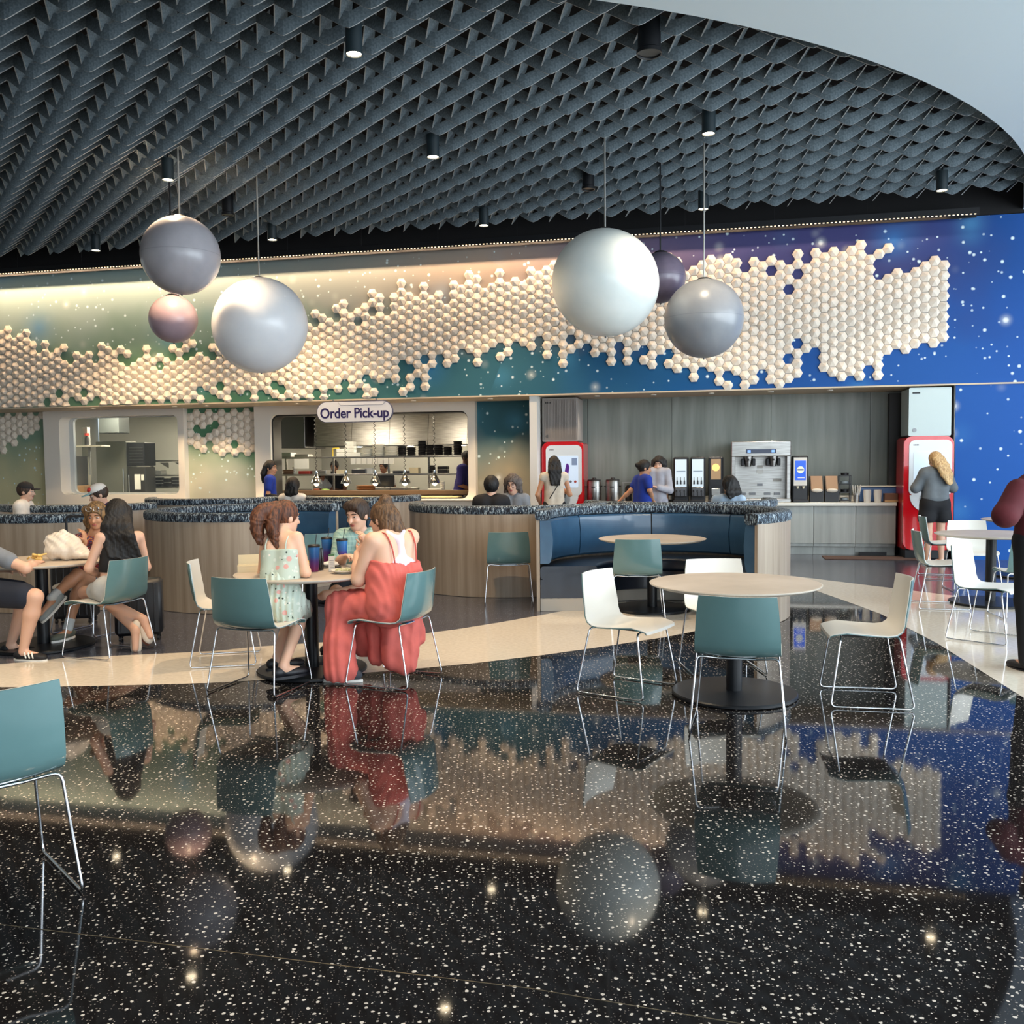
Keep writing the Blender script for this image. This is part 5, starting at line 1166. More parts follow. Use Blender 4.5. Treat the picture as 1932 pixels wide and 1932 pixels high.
    def face(s, open_mouth=False, brows=True, bc=None):
        hs = s.hs
        for k in (-1, 1):
            b = MB(); M = s.HM; o = Vector(s.org); b.sphere(s.h(k*.031, .0795, .012)-o, (.0125*hs, .008*hs, .0062*hs), 12, 8, M=M); e = b.build('eye', EYEW, s.root, smooth=True)
            b = MB(); b.sphere(s.h(k*.031, .0855, .012)-o, (.0058*hs, .0045*hs, .0058*hs), 10, 6, M=M); b.build('iris', EYEI, e, smooth=True)
            if brows: b = MB(); b.tube([s.h(k*.014, .093, .034)-o, s.h(k*.032, .092, .040)-o, s.h(k*.050, .078, .034)-o], .004*hs, 6); b.build('eyebrow', bc or H_DBR, s.root, smooth=True)
        b = MB(); o = Vector(s.org); b.sphere(s.h(0, .083, -.052)-o, (.022*hs, .010*hs, .0065*hs), 14, 8, M=s.HM); b.sphere(s.h(0, .084, -.060)-o, (.018*hs, .010*hs, .007*hs), 14, 8, M=s.HM); b.build('lips', LIPS, s.root, smooth=True)
    def haircap(s, sd, front=.03, puff=0.0, back=.02, down=.0):
        hs = s.hs; M = np.array(s.HM)
        sd.e(s.h(0, -.016, .034), ((.083+puff)*hs, (.101+puff)*hs, (.103+puff)*hs), M)
        if down: sd.e(s.h(0, -.05, -.03-down*.3), ((.076+puff)*hs, (.062+puff)*hs, (.09+down*.5)*hs), M)
        sd.sub.append(('e', np.array(s.h(0, .096, -.022), float), np.array((.078*hs, .07*hs, (.085+front*0)*hs)), M, None, None))
    def shoe(s, k, m, ms, toe=None, L=.27, name='shoe', h=0.0):
        c = s.J['a'+k]; t = toe if toe is not None else s.J.get('t'+k, s.fw); t = Vector(t).normalized(); n = V3(0, 0, 1); n = (n-t*n.dot(t)).normalized(); lt = t.cross(n)
        M = np.array(Matrix((lt, t, n)).transposed()); base = c-n*.055
        sd = SD(.02); sd.e(base-t*.03+n*.012, (.038, .055, .04), M); sd.e(base+t*.09, (.045, .10, .034), M); sd.e(base+t*.15-n*.004, (.044, .06, .026), M); sd.cut = [(base-n*.022, -n)]
        o = s.part(name, sd, m, min(s.res, .009)); b = MB(); q = []
        for i in range(20):
            a = 2*PI*i/20; u = math.cos(a); v = math.sin(a); q.append((v*(.047 if u > -.2 else .040), u*.15+.062))
        oo = Vector(s.org); b.prism(q, -.038, -.018, lambda x, y, z: tuple(base+lt*x+t*y+n*z-oo)); b.build('sole', ms, o, smooth=True, angle=40)
        return o
    def strand_set(s, name, strands, m, k=.02, res=None):
        sd = SD(k)
        for pts, rs in strands: sd.chain(pts, rs)
        return s.part(name, sd, m, res)
def frame(x, y, deg):
    f = V3(math.cos(R_(deg)), math.sin(R_(deg)), 0); r = V3(f.y, -f.x, 0); o = V3(x, y, 0)
    return f, r, (lambda a, b, c: o+r*a+f*b+V3(0, 0, c))
def seated(x, y, deg, lean=.05, hd=None, sw=.165, seat=.47, ts=None, hz=0.0, tw=0):
    f, r, L = frame(x, y, deg); f2, r2, L2 = frame(x, y, deg if ts is None else ts)
    z = seat-.47
    J = dict(hR=L(.085, .02, .565+z), hL=L(-.085, .02, .565+z), kR=L(.11, .44, .52+z), kL=L(-.11, .44, .52+z), aR=L(.11, .42, .085), aL=L(-.11, .42, .085))
    J['sR'] = L2(sw, lean, 1.0+z+hz); J['sL'] = L2(-sw, lean, 1.0+z+hz); J['hd'] = L2(0, lean+.04, 1.175+z+hz)
    J['eR'] = L2(sw+.05, lean+.06, .73+z+hz); J['eL'] = L2(-sw-.05, lean+.06, .73+z+hz); J['wR'] = L2(sw-.02, lean+.28, .70+z+hz); J['wL'] = L2(-sw+.02, lean+.28, .70+z+hz)
    J['tR'] = f; J['tL'] = f; return J, f, r, L
def standing(x, y, deg, H=1.68, lean=0.0):
    f, r, L = frame(x, y, deg); q = H/1.70; S = lambda a, b, c: L(a*q, b*q, c*q)
    J = dict(hR=S(.085, 0, .92), hL=S(-.085, 0, .92), kR=S(.095, .01, .50), kL=S(-.095, .01, .50), aR=S(.10, -.02, .085/q), aL=S(-.10, -.02, .085/q),
             sR=S(.17, lean, 1.39), sL=S(-.17, lean, 1.39), hd=S(0, lean*1.2+.02, 1.575), eR=S(.23, lean-.02, 1.11), eL=S(-.23, lean-.02, 1.11), wR=S(.22, lean+.08, .88), wL=S(-.22, lean+.08, .88), tR=f, tL=f)
    return J, f, r, L
M_SOLE = mat('sole_white', srgb(225, 222, 214), .6)

# --- woman in coral, back to the camera, elbow on the table
J, f, r, L = seated(-.82, 6.62, 140, lean=.12, ts=122)
J.update(hd=P(722, 981, 6.78), sL=P(702, 1020, 6.56), sR=P(776, 1013, 6.84), eL=P(676, 1094, 6.58), wL=P(674, 1044, 6.74), eR=P(700, 1080, 7.10), wR=P(688, 1030, 7.02),
         hL=P(732, 1143, 6.55), hR=P(762, 1141, 6.72), kL=P(640, 1142, 6.66), kR=P(668, 1135, 7.02), aL=P(662, 1262, 6.60), aR=P(640, 1245, 7.0), tL=V3(-.9, .3, 0), tR=V3(-.9, .4, 0))
J['dL'] = V3(.55, .15, 1); J['nL'] = V3(1, .4, 0); J['cL'] = .9; J['dR'] = V3(-.1, -.1, 1); J['nR'] = V3(1, -.4, 0); J['cR'] = .9
p = Person('person in a coral sleeveless jumpsuit, back to the camera, half bun, elbow on the table', J, (-.90, .42, -.12), SK_P, .009, 1.22, 1.02)
p.body(); CORAL = cloth('coral_crinkle', srgb(218, 106, 96), .92, .84)
sd = SD(.05); p.torso(sd, .022, .10); c = p.nb-p.up*.2
sd.c(p.pel+p.hlat*.08+V3(0, 0, .02), p.pel-p.hlat*.08+V3(0, 0, .02), .15, .15); sd.c(p.nb-p.up*.28+p.lat*.10, p.pel+p.hlat*.12, .12, .14); sd.c(p.nb-p.up*.28-p.lat*.10, p.pel-p.hlat*.12, .12, .14)
sd.cut = [(p.nb-p.up*.165-p.fw*.05, p.up*.95-p.fw*.25)]
sd2 = SD(.05); sd2.p = sd.p
lat_ = np.array(p.lat); PLT = lambda X: .0030*np.sin(X@lat_*2*PI/.036+2.5*np.sin(X[..., 2]*7)+1.5*np.sin(X@lat_*23))+.003*np.sin(X[..., 2]*60+X[..., 0]*25)*np.sin(X[..., 0]*37)
o = p.part('jumpsuit_top', sd, CORAL, .0085, disp=PLT)
sd = SD(.05); sd.c(J['hL'], J['kL'], .125, .095); sd.c(J['kL'], P(641, 1215, 6.62), .092, .105); sd.c(P(641, 1215, 6.62), P(643, 1262, 6.60), .105, .125); sd.cut = [(V3(0, 0, .02), V3(0, 0, -1))]
sd.c(J['hR'], J['kR'], .125, .09); sd.c(J['kR'], P(690, 1215, 6.95), .09, .10)
for a, b_, ra, rb in ((P(770, 1165, 6.68), P(764, 1248, 6.62), .085, .095), (P(740, 1165, 6.62), P(742, 1240, 6.62), .08, .09), (P(705, 1170, 6.72), P(712, 1238, 6.75), .06, .07), (P(785, 1165, 6.75), P(790, 1205, 6.74), .05, .05)): sd.c(a, b_, ra, rb)
p.part('wide_trousers', sd, CORAL, .0085, disp=lambda X: .0042*np.sin(X[..., 0]*2*PI/.07+2.2*np.sin(X[..., 2]*7)+X[..., 1]*22+2*np.sin(X[..., 0]*19))+.003*np.sin(X[..., 2]*38+X[..., 0]*26+2*np.sin(X[..., 0]*17)))
b = MB(); o_ = Vector(p.org)
def strap(b, a, c, bulge, r=.006): m_ = (a+c)/2+bulge; b.tube([a-o_, a.lerp(m_, .5)+bulge*.25-o_, m_-o_, m_.lerp(c, .5)+bulge*.25-o_, c-o_], r, 6)
bk = -p.fw
def bpt(la, dn, off): return p.nb+p.lat*la-p.up*dn+bk*off-o_
for k in (-1, 1): b.tube([bpt(k*.125, -.055, .01), bpt(k*.122, -.04, .072), bpt(k*.118, .0, .098), bpt(k*.112, .06, .122), bpt(k*.106, .12, .130), bpt(k*.10, .19, .134)], .0055, 6)
b.build('shoulder_straps', mat('strap_coral', srgb(190, 84, 74), .8), p.root, smooth=True)
sd = SD(.03); M = np.array(Matrix((p.lat, p.fw, p.up)).transposed())
sd.e(p.nb-p.up*.18+bk*.094, (.12, .030, .05), M); sd.c(p.nb-p.up*.16+bk*.098, p.nb-p.up*.02+bk*.078, .034, .028); sd.c(p.nb-p.up*.02+bk*.076, p.nb+p.lat*.075+p.up*.045+bk*.040, .024, .018); sd.c(p.nb-p.up*.02+bk*.076, p.nb-p.lat*.075+p.up*.045+bk*.040, .024, .018)
p.part('racerback_top', sd, mat('lilac_white', srgb(222, 212, 224), .8), .008)
sd = SD(.03); p.haircap(sd, puff=.004, down=.03); p.sub_ = 0
sd.e(p.h(0, -.045, .135), (.045, .045, .036)); sd.e(p.h(.01, -.04, .155), (.03, .03, .022)); sd.chain([p.h(0, -.075, .0), p.h(.0, -.10, -.07), p.h(.01, -.10, -.12)], [.07, .055, .03]); sd.chain([p.h(.04, -.08, -.04), p.h(.06, -.12, -.12), p.h(.08, -.14, -.17)], [.045, .03, .012]); sd.chain([p.h(-.05, -.05, -.02), p.h(-.06, -.07, -.10)], [.04, .02])
p.part('hair', sd, H_MID, .008)
b = MB(); b.tube([p.h(-.080, .0, .0)-o_, p.h(-.085, .045, .012)-o_, p.h(-.06, .105, .012)-o_], .004, 6); b.tube([p.h(.080, .0, .0)-o_, p.h(.08, .05, .012)-o_, p.h(.06, .105, .012)-o_, p.h(-.06, .105, .012)-o_], .004, 6); b.build('glasses', M_BLACKP, p.root, smooth=True)
p.face(); p.shoe('L', mat('canvas_charcoal', srgb(58, 62, 70), .8), M_SOLE, V3(-.95, .1, 0)); p.shoe('R', mat('canvas_charcoal', srgb(58, 62, 70), .8), M_SOLE)

# --- girl with the ponytail in a floral dress
J, f, r, L = seated(-1.60, 6.66, 60, lean=.08, ts=75)
J.update(hd=P(540, 978, 6.80), sL=P(502, 1018, 6.72), sR=P(561, 1014, 6.66), eR=P(577, 1080, 6.62), wR=P(552, 1086, 6.78), eL=P(494, 1085, 6.95), wL=P(530, 1078, 7.05),
         hL=P(512, 1135, 6.62), hR=P(543, 1137, 6.58), kR=P(572, 1152, 6.86), kL=P(552, 1150, 7.0), aR=P(534, 1256, 6.52), aL=P(523, 1240, 6.70), tR=V3(.55, .5, 0), tL=V3(.8, .55, 0))
J['dR'] = V3(-.3, .2, -.6); J['nR'] = V3(0, -1, .3); J['cR'] = .35; J['dL'] = V3(.8, .2, -.1)
p = Person('person with a wavy auburn ponytail in a sage floral dress at the cups table', J, (.72, .68, -.1), SK_P, .009, .86, .98)
p.body(); FLO = m_floral()
sd = SD(.035); p.torso(sd, .016, .02); sd.cut = [(p.nb-p.up*.085, p.up)]; p.part('bodice', sd, FLO, .009)
sd = SD(.04); sd.c(p.pel+p.up*.12, p.pel, .13, .15); sd.c(J['hR'], J['kR'].lerp(J['hR'], .12), .125, .085); sd.c(J['hL'], J['kL'].lerp(J['hL'], .12), .125, .085); sd.c(P(545, 1130, 6.6), P(545, 1158, 6.55), .10, .09); sd.c(J['hR'], P(556, 1155, 6.62), .11, .06)
p.part('skirt', sd, FLO, .009, disp=lambda X: .006*np.sin(X[..., 0]*2*PI/.042+X[..., 1]*40+1.3*np.sin(X[..., 2]*14)))
b = MB(); o_ = Vector(p.org)
for k in (-1, 1): strap(b, p.nb+p.lat*k*.08+p.up*.045, p.nb-p.up*.09+p.lat*k*.08-p.fw*.085, -p.fw*.03, .005)
b.build('shoulder_straps', FLO, p.root, smooth=True)
sd = SD(.03); p.haircap(sd, puff=.003); p.part('hair', sd, H_BRN, .008)
A = p.h(-.01, -.090, .085); sd = SD(.020)
sd.e(A, .035)
for i in range(11):
    a = i*2.1; ox, oy = .030*math.cos(a), .030*math.sin(a)
    pts = [A+V3(ox*.4, oy*.4, 0)]; ox *= 1.15; oy *= 1.15
    for q in range(1, 10):
        u = q/9; tgt = A.lerp(P(500+15*math.cos(a), 1032-7*(i % 3), 6.64), u)+V3(-.045*math.sin(u*PI), -.02*math.sin(u*PI), .05*math.sin(u*PI))
        pts.append(tgt+V3(ox*1.2*(1-.3*u)+.012*math.sin(u*11+i), oy*1.2+.01*math.cos(u*12+i), 0))
    sd.chain(pts, [.026+.012*math.sin(PI*q/9) - .012*(q/9)**3 for q in range(10)])
p.part('ponytail', sd, H_BRN, .007)
p.face(); BL = mat('clog_black', srgb(24, 24, 30), .5); p.shoe('R', BL, BL, name='clog'); p.shoe('L', BL, BL, name='clog')

# --- man in the green plaid shirt
J, f, r, L = seated(-1.22, 7.86, -112, lean=.14)
J.update(hd=P(674, 973, 7.66), sR=P(646, 1014, 7.74), sL=P(715, 1014, 7.72), eR=P(638, 1062, 7.55), wR=P(652, 1050, 7.33), eL=P(718, 1066, 7.5), wL=P(690, 1052, 7.3), kR=P(636, 1118, 7.45), kL=P(690, 1118, 7.4), aR=P(628, 1205, 7.45), aL=P(612, 1122, 7.25), tL=V3(-.9, -.2, .2), tR=V3(-.2, -.9, 0))
J['dR'] = V3(.3, -.4, .1); J['dL'] = V3(-.6, -.3, .1)
p = Person('person with short dark hair in a pale green plaid shirt behind the cups', J, (-.42, -.88, -.22), SK_F, .009, 1.08, 1.04)
p.body(); PL = m_plaid('green_plaid', srgb(150, 182, 172), srgb(112, 150, 146), srgb(176, 200, 188))
sd = SD(.03); p.torso(sd, .018, .03); p.sleeve(sd, 'R', .95, .022); p.sleeve(sd, 'L', .95, .022); o = p.part('shirt', sd, PL, .009)
sd = SD(.012); sd.c(p.nb+p.lat*.05+p.up*.05, p.nb+p.fw*.11-p.up*.04, .016, .012); sd.c(p.nb-p.lat*.05+p.up*.05, p.nb+p.fw*.11-p.up*.04, .016, .012); p.part('collar', sd, PL, .007)
sd = SD(.03); p.leg(sd, 'R', .85, .02); p.leg(sd, 'L', .85, .02); sd.c(J['hR'], J['hL'], .11, .11); p.part('shorts', sd, cloth('shorts_dark', srgb(40, 42, 50)), .010)
sd = SD(.015); p.haircap(sd, puff=.005); sd.e(p.h(0, .045, .108), (.07, .05, .028), np.array(p.HM)); sd.c(p.h(-.05, .07, .085), p.h(.05, .075, .09), .022, .022); p.part('hair', sd, H_DBR, .007)
p.face(); p.shoe('R', BL, BL); p.shoe('L', BL, BL)

# --- woman with long black hair at the left table
J, f, r, L = seated(-3.36, 7.70, 150, lean=.10, ts=125)
J.update(hd=P(220, 972, 7.82), sL=P(190, 1014, 7.66), sR=P(262, 1012, 7.92), eL=P(168, 1072, 7.62), wL=P(188, 1086, 7.85), eR=P(276, 1070, 8.0), wR=P(250, 1090, 8.15),
         hL=P(202, 1112, 7.62), hR=P(232, 1110, 7.82), kL=P(160, 1118, 7.9), kR=P(180, 1112, 8.15), aL=P(272, 1168, 7.86), aR=P(255, 1188, 7.76), tL=V3(.5, -.25, -.85), tR=V3(.05, -.2, -1))
p = Person('person with very long black hair, black camisole and pale shorts, back to the camera', J, (-.8, .55, -.1), SK_F, .010, .92, 1.0)
p.body(); sd = SD(.03); p.torso(sd, .014, .02); sd.cut = [(p.nb-p.up*.10, p.up), (p.pel+p.up*.13, -p.up)]; p.part('camisole', sd, cloth('black_knit', srgb(20, 18, 20)), .010)
b = MB(); o_ = Vector(p.org)
for k in (-1, 1): strap(b, p.nb+p.lat*k*.09+p.up*.045, p.nb-p.up*.12+p.lat*k*.075-p.fw*.09, -p.fw*.03, .005)
b.build('camisole_straps', BL, p.root, smooth=True)
sd = SD(.03); sd.c(J['hR'], J['hL'], .118, .118); sd.c(p.pel, p.pel+p.up*.12, .12, .10); p.leg(sd, 'L', .45, .018); p.leg(sd, 'R', .45, .018); p.part('shorts', sd, cloth('pale_denim', srgb(176, 178, 178)), .010)
sd = SD(.02); p.haircap(sd, puff=.006, down=.05); 
for i in range(9):
    u = -1+2*i/8; a = p.h(u*.062, -.07+.02*abs(u), .03); m1 = P(222+u*26, 1010, 7.70+.0*u); e1 = P(236+u*28, 1056-6*abs(u), 7.68+.06*u)
    sd.chain([a, a.lerp(m1, .6)+V3(0, -.03, 0), m1+V3(0, -.02, 0), e1], [.045, .038, .032, .016])
p.part('hair', sd, H_BLK, .009)
p.face(); CW = mat('canvas_cream', srgb(214, 200, 182), .8); SB = mat('sole_brown', srgb(120, 72, 52), .7); p.shoe('L', CW, SB); p.shoe('R', CW, SB)

# --- curly-haired woman behind the left table
J, f, r, L = seated(-4.02, 8.72, -80, lean=.08)
J.update(hd=P(182, 975, 8.70), sR=P(150, 1020, 8.75), sL=P(206, 1020, 8.75), eR=P(150, 1052, 8.55), wR=P(160, 1022, 8.45), eL=P(214, 1062, 8.6), wL=P(190, 1060, 8.4), kR=P(152, 1096, 8.32), kL=P(146, 1084, 8.24), hR=P(172, 1104, 8.72), hL=P(200, 1104, 8.72), aR=P(128, 1186, 8.2), aL=P(98, 1128, 8.0), tR=V3(-.2, -.9, 0), tL=V3(-.5, -.5, -.7))
J['dR'] = V3(0, -.1, 1); J['nR'] = V3(1, 0, 0); J['cR'] = .8
p = Person('person with curly hair, pushed-up sunglasses and red patterned top, legs crossed', J, (.12, -.96, -.2), SK_T, .011, .92, 1.0)
p.body(); PT_ = m_patt('red_pattern', [srgb(40, 28, 40), srgb(150, 50, 40), srgb(60, 50, 90), srgb(214, 140, 60), srgb(190, 90, 70)])
sd = SD(.03); p.torso(sd, .018, .02); p.sleeve(sd, 'R', .6, .02); p.sleeve(sd, 'L', .6, .02); p.part('top', sd, PT_, .010)
sd = SD(.03); sd.c(J['hR'], J['hL'], .11, .11); p.leg(sd, 'L', .5, .016); p.leg(sd, 'R', .5, .016); p.part('shorts', sd, cloth('grey_shorts', srgb(120, 118, 112)), .011)
sd = SD(.02); p.haircap(sd, puff=.012)
for i in range(14):
    a = PI*.18+i*(PI*1.64)/13-PI/2-PI*.32; x = math.cos(a+PI/2+1.2); 
    s_ = -1 if i < 7 else 1; k = (i % 7)/6; sd.e(p.h(s_*(.085+.015*math.sin(i*2)), -.03-.02*k, .06-.22*k), (.038, .045, .038))
p.part('hair', sd, m_hair('hair_curly', srgb(58, 42, 28), srgb(140, 108, 66)), .009)
p.face(); b = MB(); o_ = Vector(p.org)
for k in (-1, 1):
    ring = [p.h(k*.034+.026*math.cos(q*PI/8), .096, .098+.022*math.sin(q*PI/8))-o_ for q in range(16)]; b.tube(ring, .003, 5, closed=True); b.tube([p.h(k*.060, .09, .098)-o_, p.h(k*.088, .0, .06)-o_], .003, 5)
b.tube([p.h(-.01, .1, .1)-o_, p.h(.01, .1, .1)-o_], .003, 5); b.build('sunglasses', M_CHROME, p.root, smooth=True)
SOCK = mat('sock_white', srgb(196, 200, 198), .9); sd = SD(.01); sd.c(J['aL'], J['aL'].lerp(J['kL'], .22), .043, .042); p.part('sock', sd, SOCK); sd = SD(.01); sd.c(J['aR'], J['aR'].lerp(J['kR'], .18), .043, .042); p.part('sock', sd, SOCK)
p.shoe('R', mat('shoe_sage', srgb(96, 100, 88), .8), M_SOLE); p.shoe('L', mat('shoe_grey', srgb(150, 156, 154), .8), M_SOLE)

# --- man at the left edge, only an arm, a knee and a striped trainer inside the picture
J, f, r, L = seated(-4.62, 7.62, 8, lean=.12)
J.update(eR=P(48, 1072, 7.45), wR=P(70, 1062, 7.75), kR=P(66, 1126, 7.42), kL=P(52, 1120, 7.75), aR=P(44, 1226, 7.46), aL=P(20, 1215, 7.8), tR=V3(.97, -.15, 0))
p = Person('person at the left edge in navy shorts and black striped trainers', J, (.95, .2, -.1), SK_F, .011, 1.1, 1.04)
p.body(); NS = cloth('navy_cotton', srgb(26, 32, 46)); sd = SD(.03); p.leg(sd, 'R', .86, .028); p.leg(sd, 'L', .86, .028); sd.c(J['hR'], J['hL'], .12, .12); p.part('shorts', sd, NS)
sd = SD(.03); p.torso(sd, .02, .02); p.sleeve(sd, 'R', .75, .02); p.sleeve(sd, 'L', .75, .02); p.part('shirt', sd, cloth('grey_tee', srgb(120, 124, 130)))
sd = SD(.02); p.haircap(sd); p.part('hair', sd, H_DBR); p.face()
o = p.shoe('R', mat('trainer_black', srgb(18, 18, 22), .6), M_SOLE); p.shoe('L', mat('trainer_black', srgb(18, 18, 22), .6), M_SOLE)
b = MB(); c = J['aR']-V3(0, 0, .05); t_ = V3(.97, -.15, 0).normalized(); lt = t_.cross(V3(0, 0, 1))
for k in range(3):
    a = c+t_*(.055+.032*k)+lt*.046+V3(0, 0, -.01); b.tube([a-Vector(p.org), a+V3(0, 0, .022)-lt*.006-t_*.012-Vector(p.org), a+V3(0, 0, .042)-lt*.018-t_*.024-Vector(p.org)], .0062, 6)
b.build('shoe_stripes', M_SOLE, p.root, smooth=True)

# --- simple seated / standing background people
def quick(label, J, face, skin, hair, top, bottom, res=.013, w=1.0, hs=1.0, slv=.6, long_=0, legs=True, pants=2.0, hair_puff=.004, face_on=True, curls=0, bun=False, shoes=True):
    p = Person(label, J, face, skin, res, w, hs); p.body()
    sd = SD(.03); p.torso(sd, .018, .02); p.sleeve(sd, 'R', slv, .018); p.sleeve(sd, 'L', slv, .018); p.part('shirt', sd, top)
    if bottom: sd = SD(.03); sd.c(J['hR'], J['hL'], .105*w, .105*w); p.leg(sd, 'R', pants, .016); p.leg(sd, 'L', pants, .016); p.part('trousers', sd, bottom)
    sd = SD(.02); p.haircap(sd, puff=hair_puff)
    if long_: 
        for i in range(5):
            u = -1+i*.5; a = p.h(u*.055, -.07, .02); sd.chain([a, p.h(u*.07, -.10, -.10), p.h(u*.06, -.10, -.12-long_)], [.045, .038, .018])
    for k in (-1, 1):
        for q in range(curls): sd.e(p.h(k*(.086+.010*(q % 2)), -.025, .065-.052*q), (.036, .046, .036))
    if bun: sd.e(p.h(0, -.115, .03), .035); sd.e(p.h(.0, -.135, .045), .022)
    p.part('hair', sd, hair)
    if face_on: p.face()
    if shoes: p.shoe('R', BL, BL); p.shoe('L', BL, BL)
    return p
BLUE = cloth('royal_blue', srgb(18, 52, 150)); DEN = cloth('blue_denim', srgb(96, 120, 158)); BLK = cloth('black_cloth', srgb(22, 22, 26))
# black-capped man at the far left
J, f, r, L = seated(-6.45, 12.2, 10, lean=.02, hz=.06)
p = quick('person in a black cap and white shirt in the far left booth', J, (.98, .1, -.05), SK_F, H_DBR, cloth('white_cotton', srgb(222, 216, 208)), BLK)
def cap(p, m, mb, brim=.075):
    sd = SD(.012); sd.e(p.h(0, -.012, .058), (.086, .104, .082), np.array(p.HM)); sd.cut = [(p.h(0, 0, .045), -p.U)]; o = p.part('cap', sd, m, .009)
    sd = SD(.01); sd.e(p.h(0, .115, .047), (.062, .068, .010), np.array(p.HM)); p.part('cap_brim', sd, mb, .007); return o
cap(p, mat('cap_black', srgb(20, 20, 24), .8), mat('cap_black', srgb(20, 20, 24), .8))
# man with the white and red cap, stooping
J, f, r, L = standing(-5.0, 10.95, 215, 1.56, .16); J['hd'] = P(186, 934, 10.85); J['sR'] = P(186, 962, 11.1); J['sL'] = P(222, 962, 10.85)
J['eR'] = J['sR']+V3(-.05, -.1, -.28); J['eL'] = J['sL']+V3(.08, 0, -.28); J['wR'] = J['eR']+V3(-.15, -.12, -.12); J['wL'] = J['eL']+V3(-.1, -.15, -.15)
p = quick('person in a purple shirt and a white cap with a red front, looking down', J, (-.78, -.52, -.34), SK_F, H_DBR, cloth('purple_cotton', srgb(58, 36, 92)), BLK, res=.012, w=1.08)
o = cap(p, mat('cap_white', srgb(218, 212, 204), .8), mat('cap_brim_teal', srgb(130, 170, 176), .8)); sd = SD(.006); sd.e(p.h(0, .062, .088), (.05, .038, .032), np.array(p.HM)); p.part('cap_front_patch', sd, mat('cap_red', srgb(206, 86, 84), .8), .008)
# staff member with the black arm sleeve left of the pick-up window
J, f, r, L = standing(-4.05, 15.55, 10, 1.62); J['eR'] = L(.2, -.02, 1.06); J['wR'] = L(.14, .20, 1.0); J['eL'] = L(-.2, -.02, 1.06); J['wL'] = L(-.1, .22, 1.0)
p = quick('staff person in a blue polo and a dark braid beside the pick-up window', J, (.95, -.25, -.1), SK_T, H_BLK, BLUE, DEN, w=.88, long_=.12)
sd = SD(.01); sd.c(J['eR'], J['wR'], .042, .034); sd.c(J['eL'], J['wL'], .042, .034); p.part('arm_sleeve', sd, BLK)
# dark-haired head before the pick-up counter
J, f, r, L = seated(-3.45, 14.55, 80, lean=0.02, hz=.04)
quick('dark-haired person in a white top seated before the pick-up counter', J, (.1, .99, 0), SK_T, H_BLK, cloth('white_cotton', srgb(222, 216, 208)), BLK, w=.95, long_=.04, hair_puff=.02, face_on=False)
# pair in the middle booth
J, f, r, L = seated(-.26, 11.65, 85, lean=.0, hz=.08); quick('person in a black jacket, back to the camera in the middle booth', J, (.05, .99, 0), SK_F, H_BLK, BLK, BLK, w=1.1, hs=1.08, slv=1.9, hair_puff=.006, face_on=False)
J, f, r, L = seated(.02, 12.55, -100, lean=.02, hz=.08); p = quick('person with greying curls and round glasses in the middle booth', J, (-.25, -.95, -.15), SK_F, m_hair('hair_grey_brown', srgb(58, 48, 44), srgb(110, 98, 90)), cloth('grey_knit', srgb(130, 134, 140)), BLK, w=.92, hs=1.05, hair_puff=.018, curls=4)
b = MB(); o_ = Vector(p.org)
for k in (-1, 1): b.tube([p.h(k*.034+.024*math.cos(q*PI/8), .098, .010+.020*math.sin(q*PI/8))-o_ for q in range(16)], .003, 5, closed=True)
b.build('glasses', M_BLACKP, p.root, smooth=True)
# woman at the left drink machine
J, f, r, L = standing(.66, 14.45, 95, 1.64); J['eR'] = L(.25, .02, 1.05); J['wR'] = L(.14, .22, 1.15); J['eL'] = L(-.26, .0, 1.05); J['wL'] = L(-.2, .16, .9)
p = quick('person with long black hair in a cream sleeveless top at the left drink machine', J, (-.1, .98, -.1), SK_T, H_BLK, cloth('cream_top', srgb(214, 202, 184)), BLK, w=.9, long_=.20, slv=.12, face_on=False)
b = MB(); o_ = Vector(p.org); b.tube([p.nb+p.lat*.12+p.up*.07-o_, p.nb-p.fw*.15-p.up*.10+p.lat*.06-o_, p.nb-p.fw*.15-p.up*.28-p.lat*.05-o_, p.pel-p.lat*.14-o_], .008, 6); b.build('bag_strap', BLK, p.root, smooth=True)
# staff woman wiping the counter + woman behind her
J, f, r, L = standing(2.02, 14.35, 30, 1.63, .10); J['hd'] = P(1216, 884, 14.35); J['sL'] = P(1203, 904, 14.5); J['sR'] = P(1222, 904, 14.2); J['eL'] = P(1190, 926, 14.45); J['wL'] = P(1172, 942, 14.5); J['eR'] = P(1226, 926, 14.15); J['wR'] = P(1232, 944, 14.35)
quick('staff person in a bright blue polo with a low bun, reaching along the counter', J, (.93, .1, -.15), SK_T, H_BLK, BLUE, DEN, w=.95, bun=True); q = bpy.data.objects
J, f, r, L = standing(2.28, 14.62, 250, 1.70); J['hd'] = P(1243, 878, 14.65); J['eL'] = L(-.22, .05, 1.1); J['wL'] = L(-.05, .2, 1.15)
p = quick('person with big dark curls and a light grey cardigan before the counter', J, (-.35, -.93, -.05), SK_F, H_BLK, cloth('light_grey_knit', srgb(170, 170, 178)), cloth('light_grey_knit2', srgb(160, 160, 170)), w=.9, slv=1.9, hair_puff=.02, curls=5)
# person in the booth behind the big blue one
J, f, r, L = seated(2.80, 12.0, 60, lean=.02, hz=.05); quick('person with glossy black hair in a pale blue top in the booth before the counter', J, (-.2, .97, -.2), SK_T, H_BLK, cloth('pale_blue', srgb(176, 196, 216)), BLK, w=.92, hair_puff=.012, long_=.05, face_on=False)
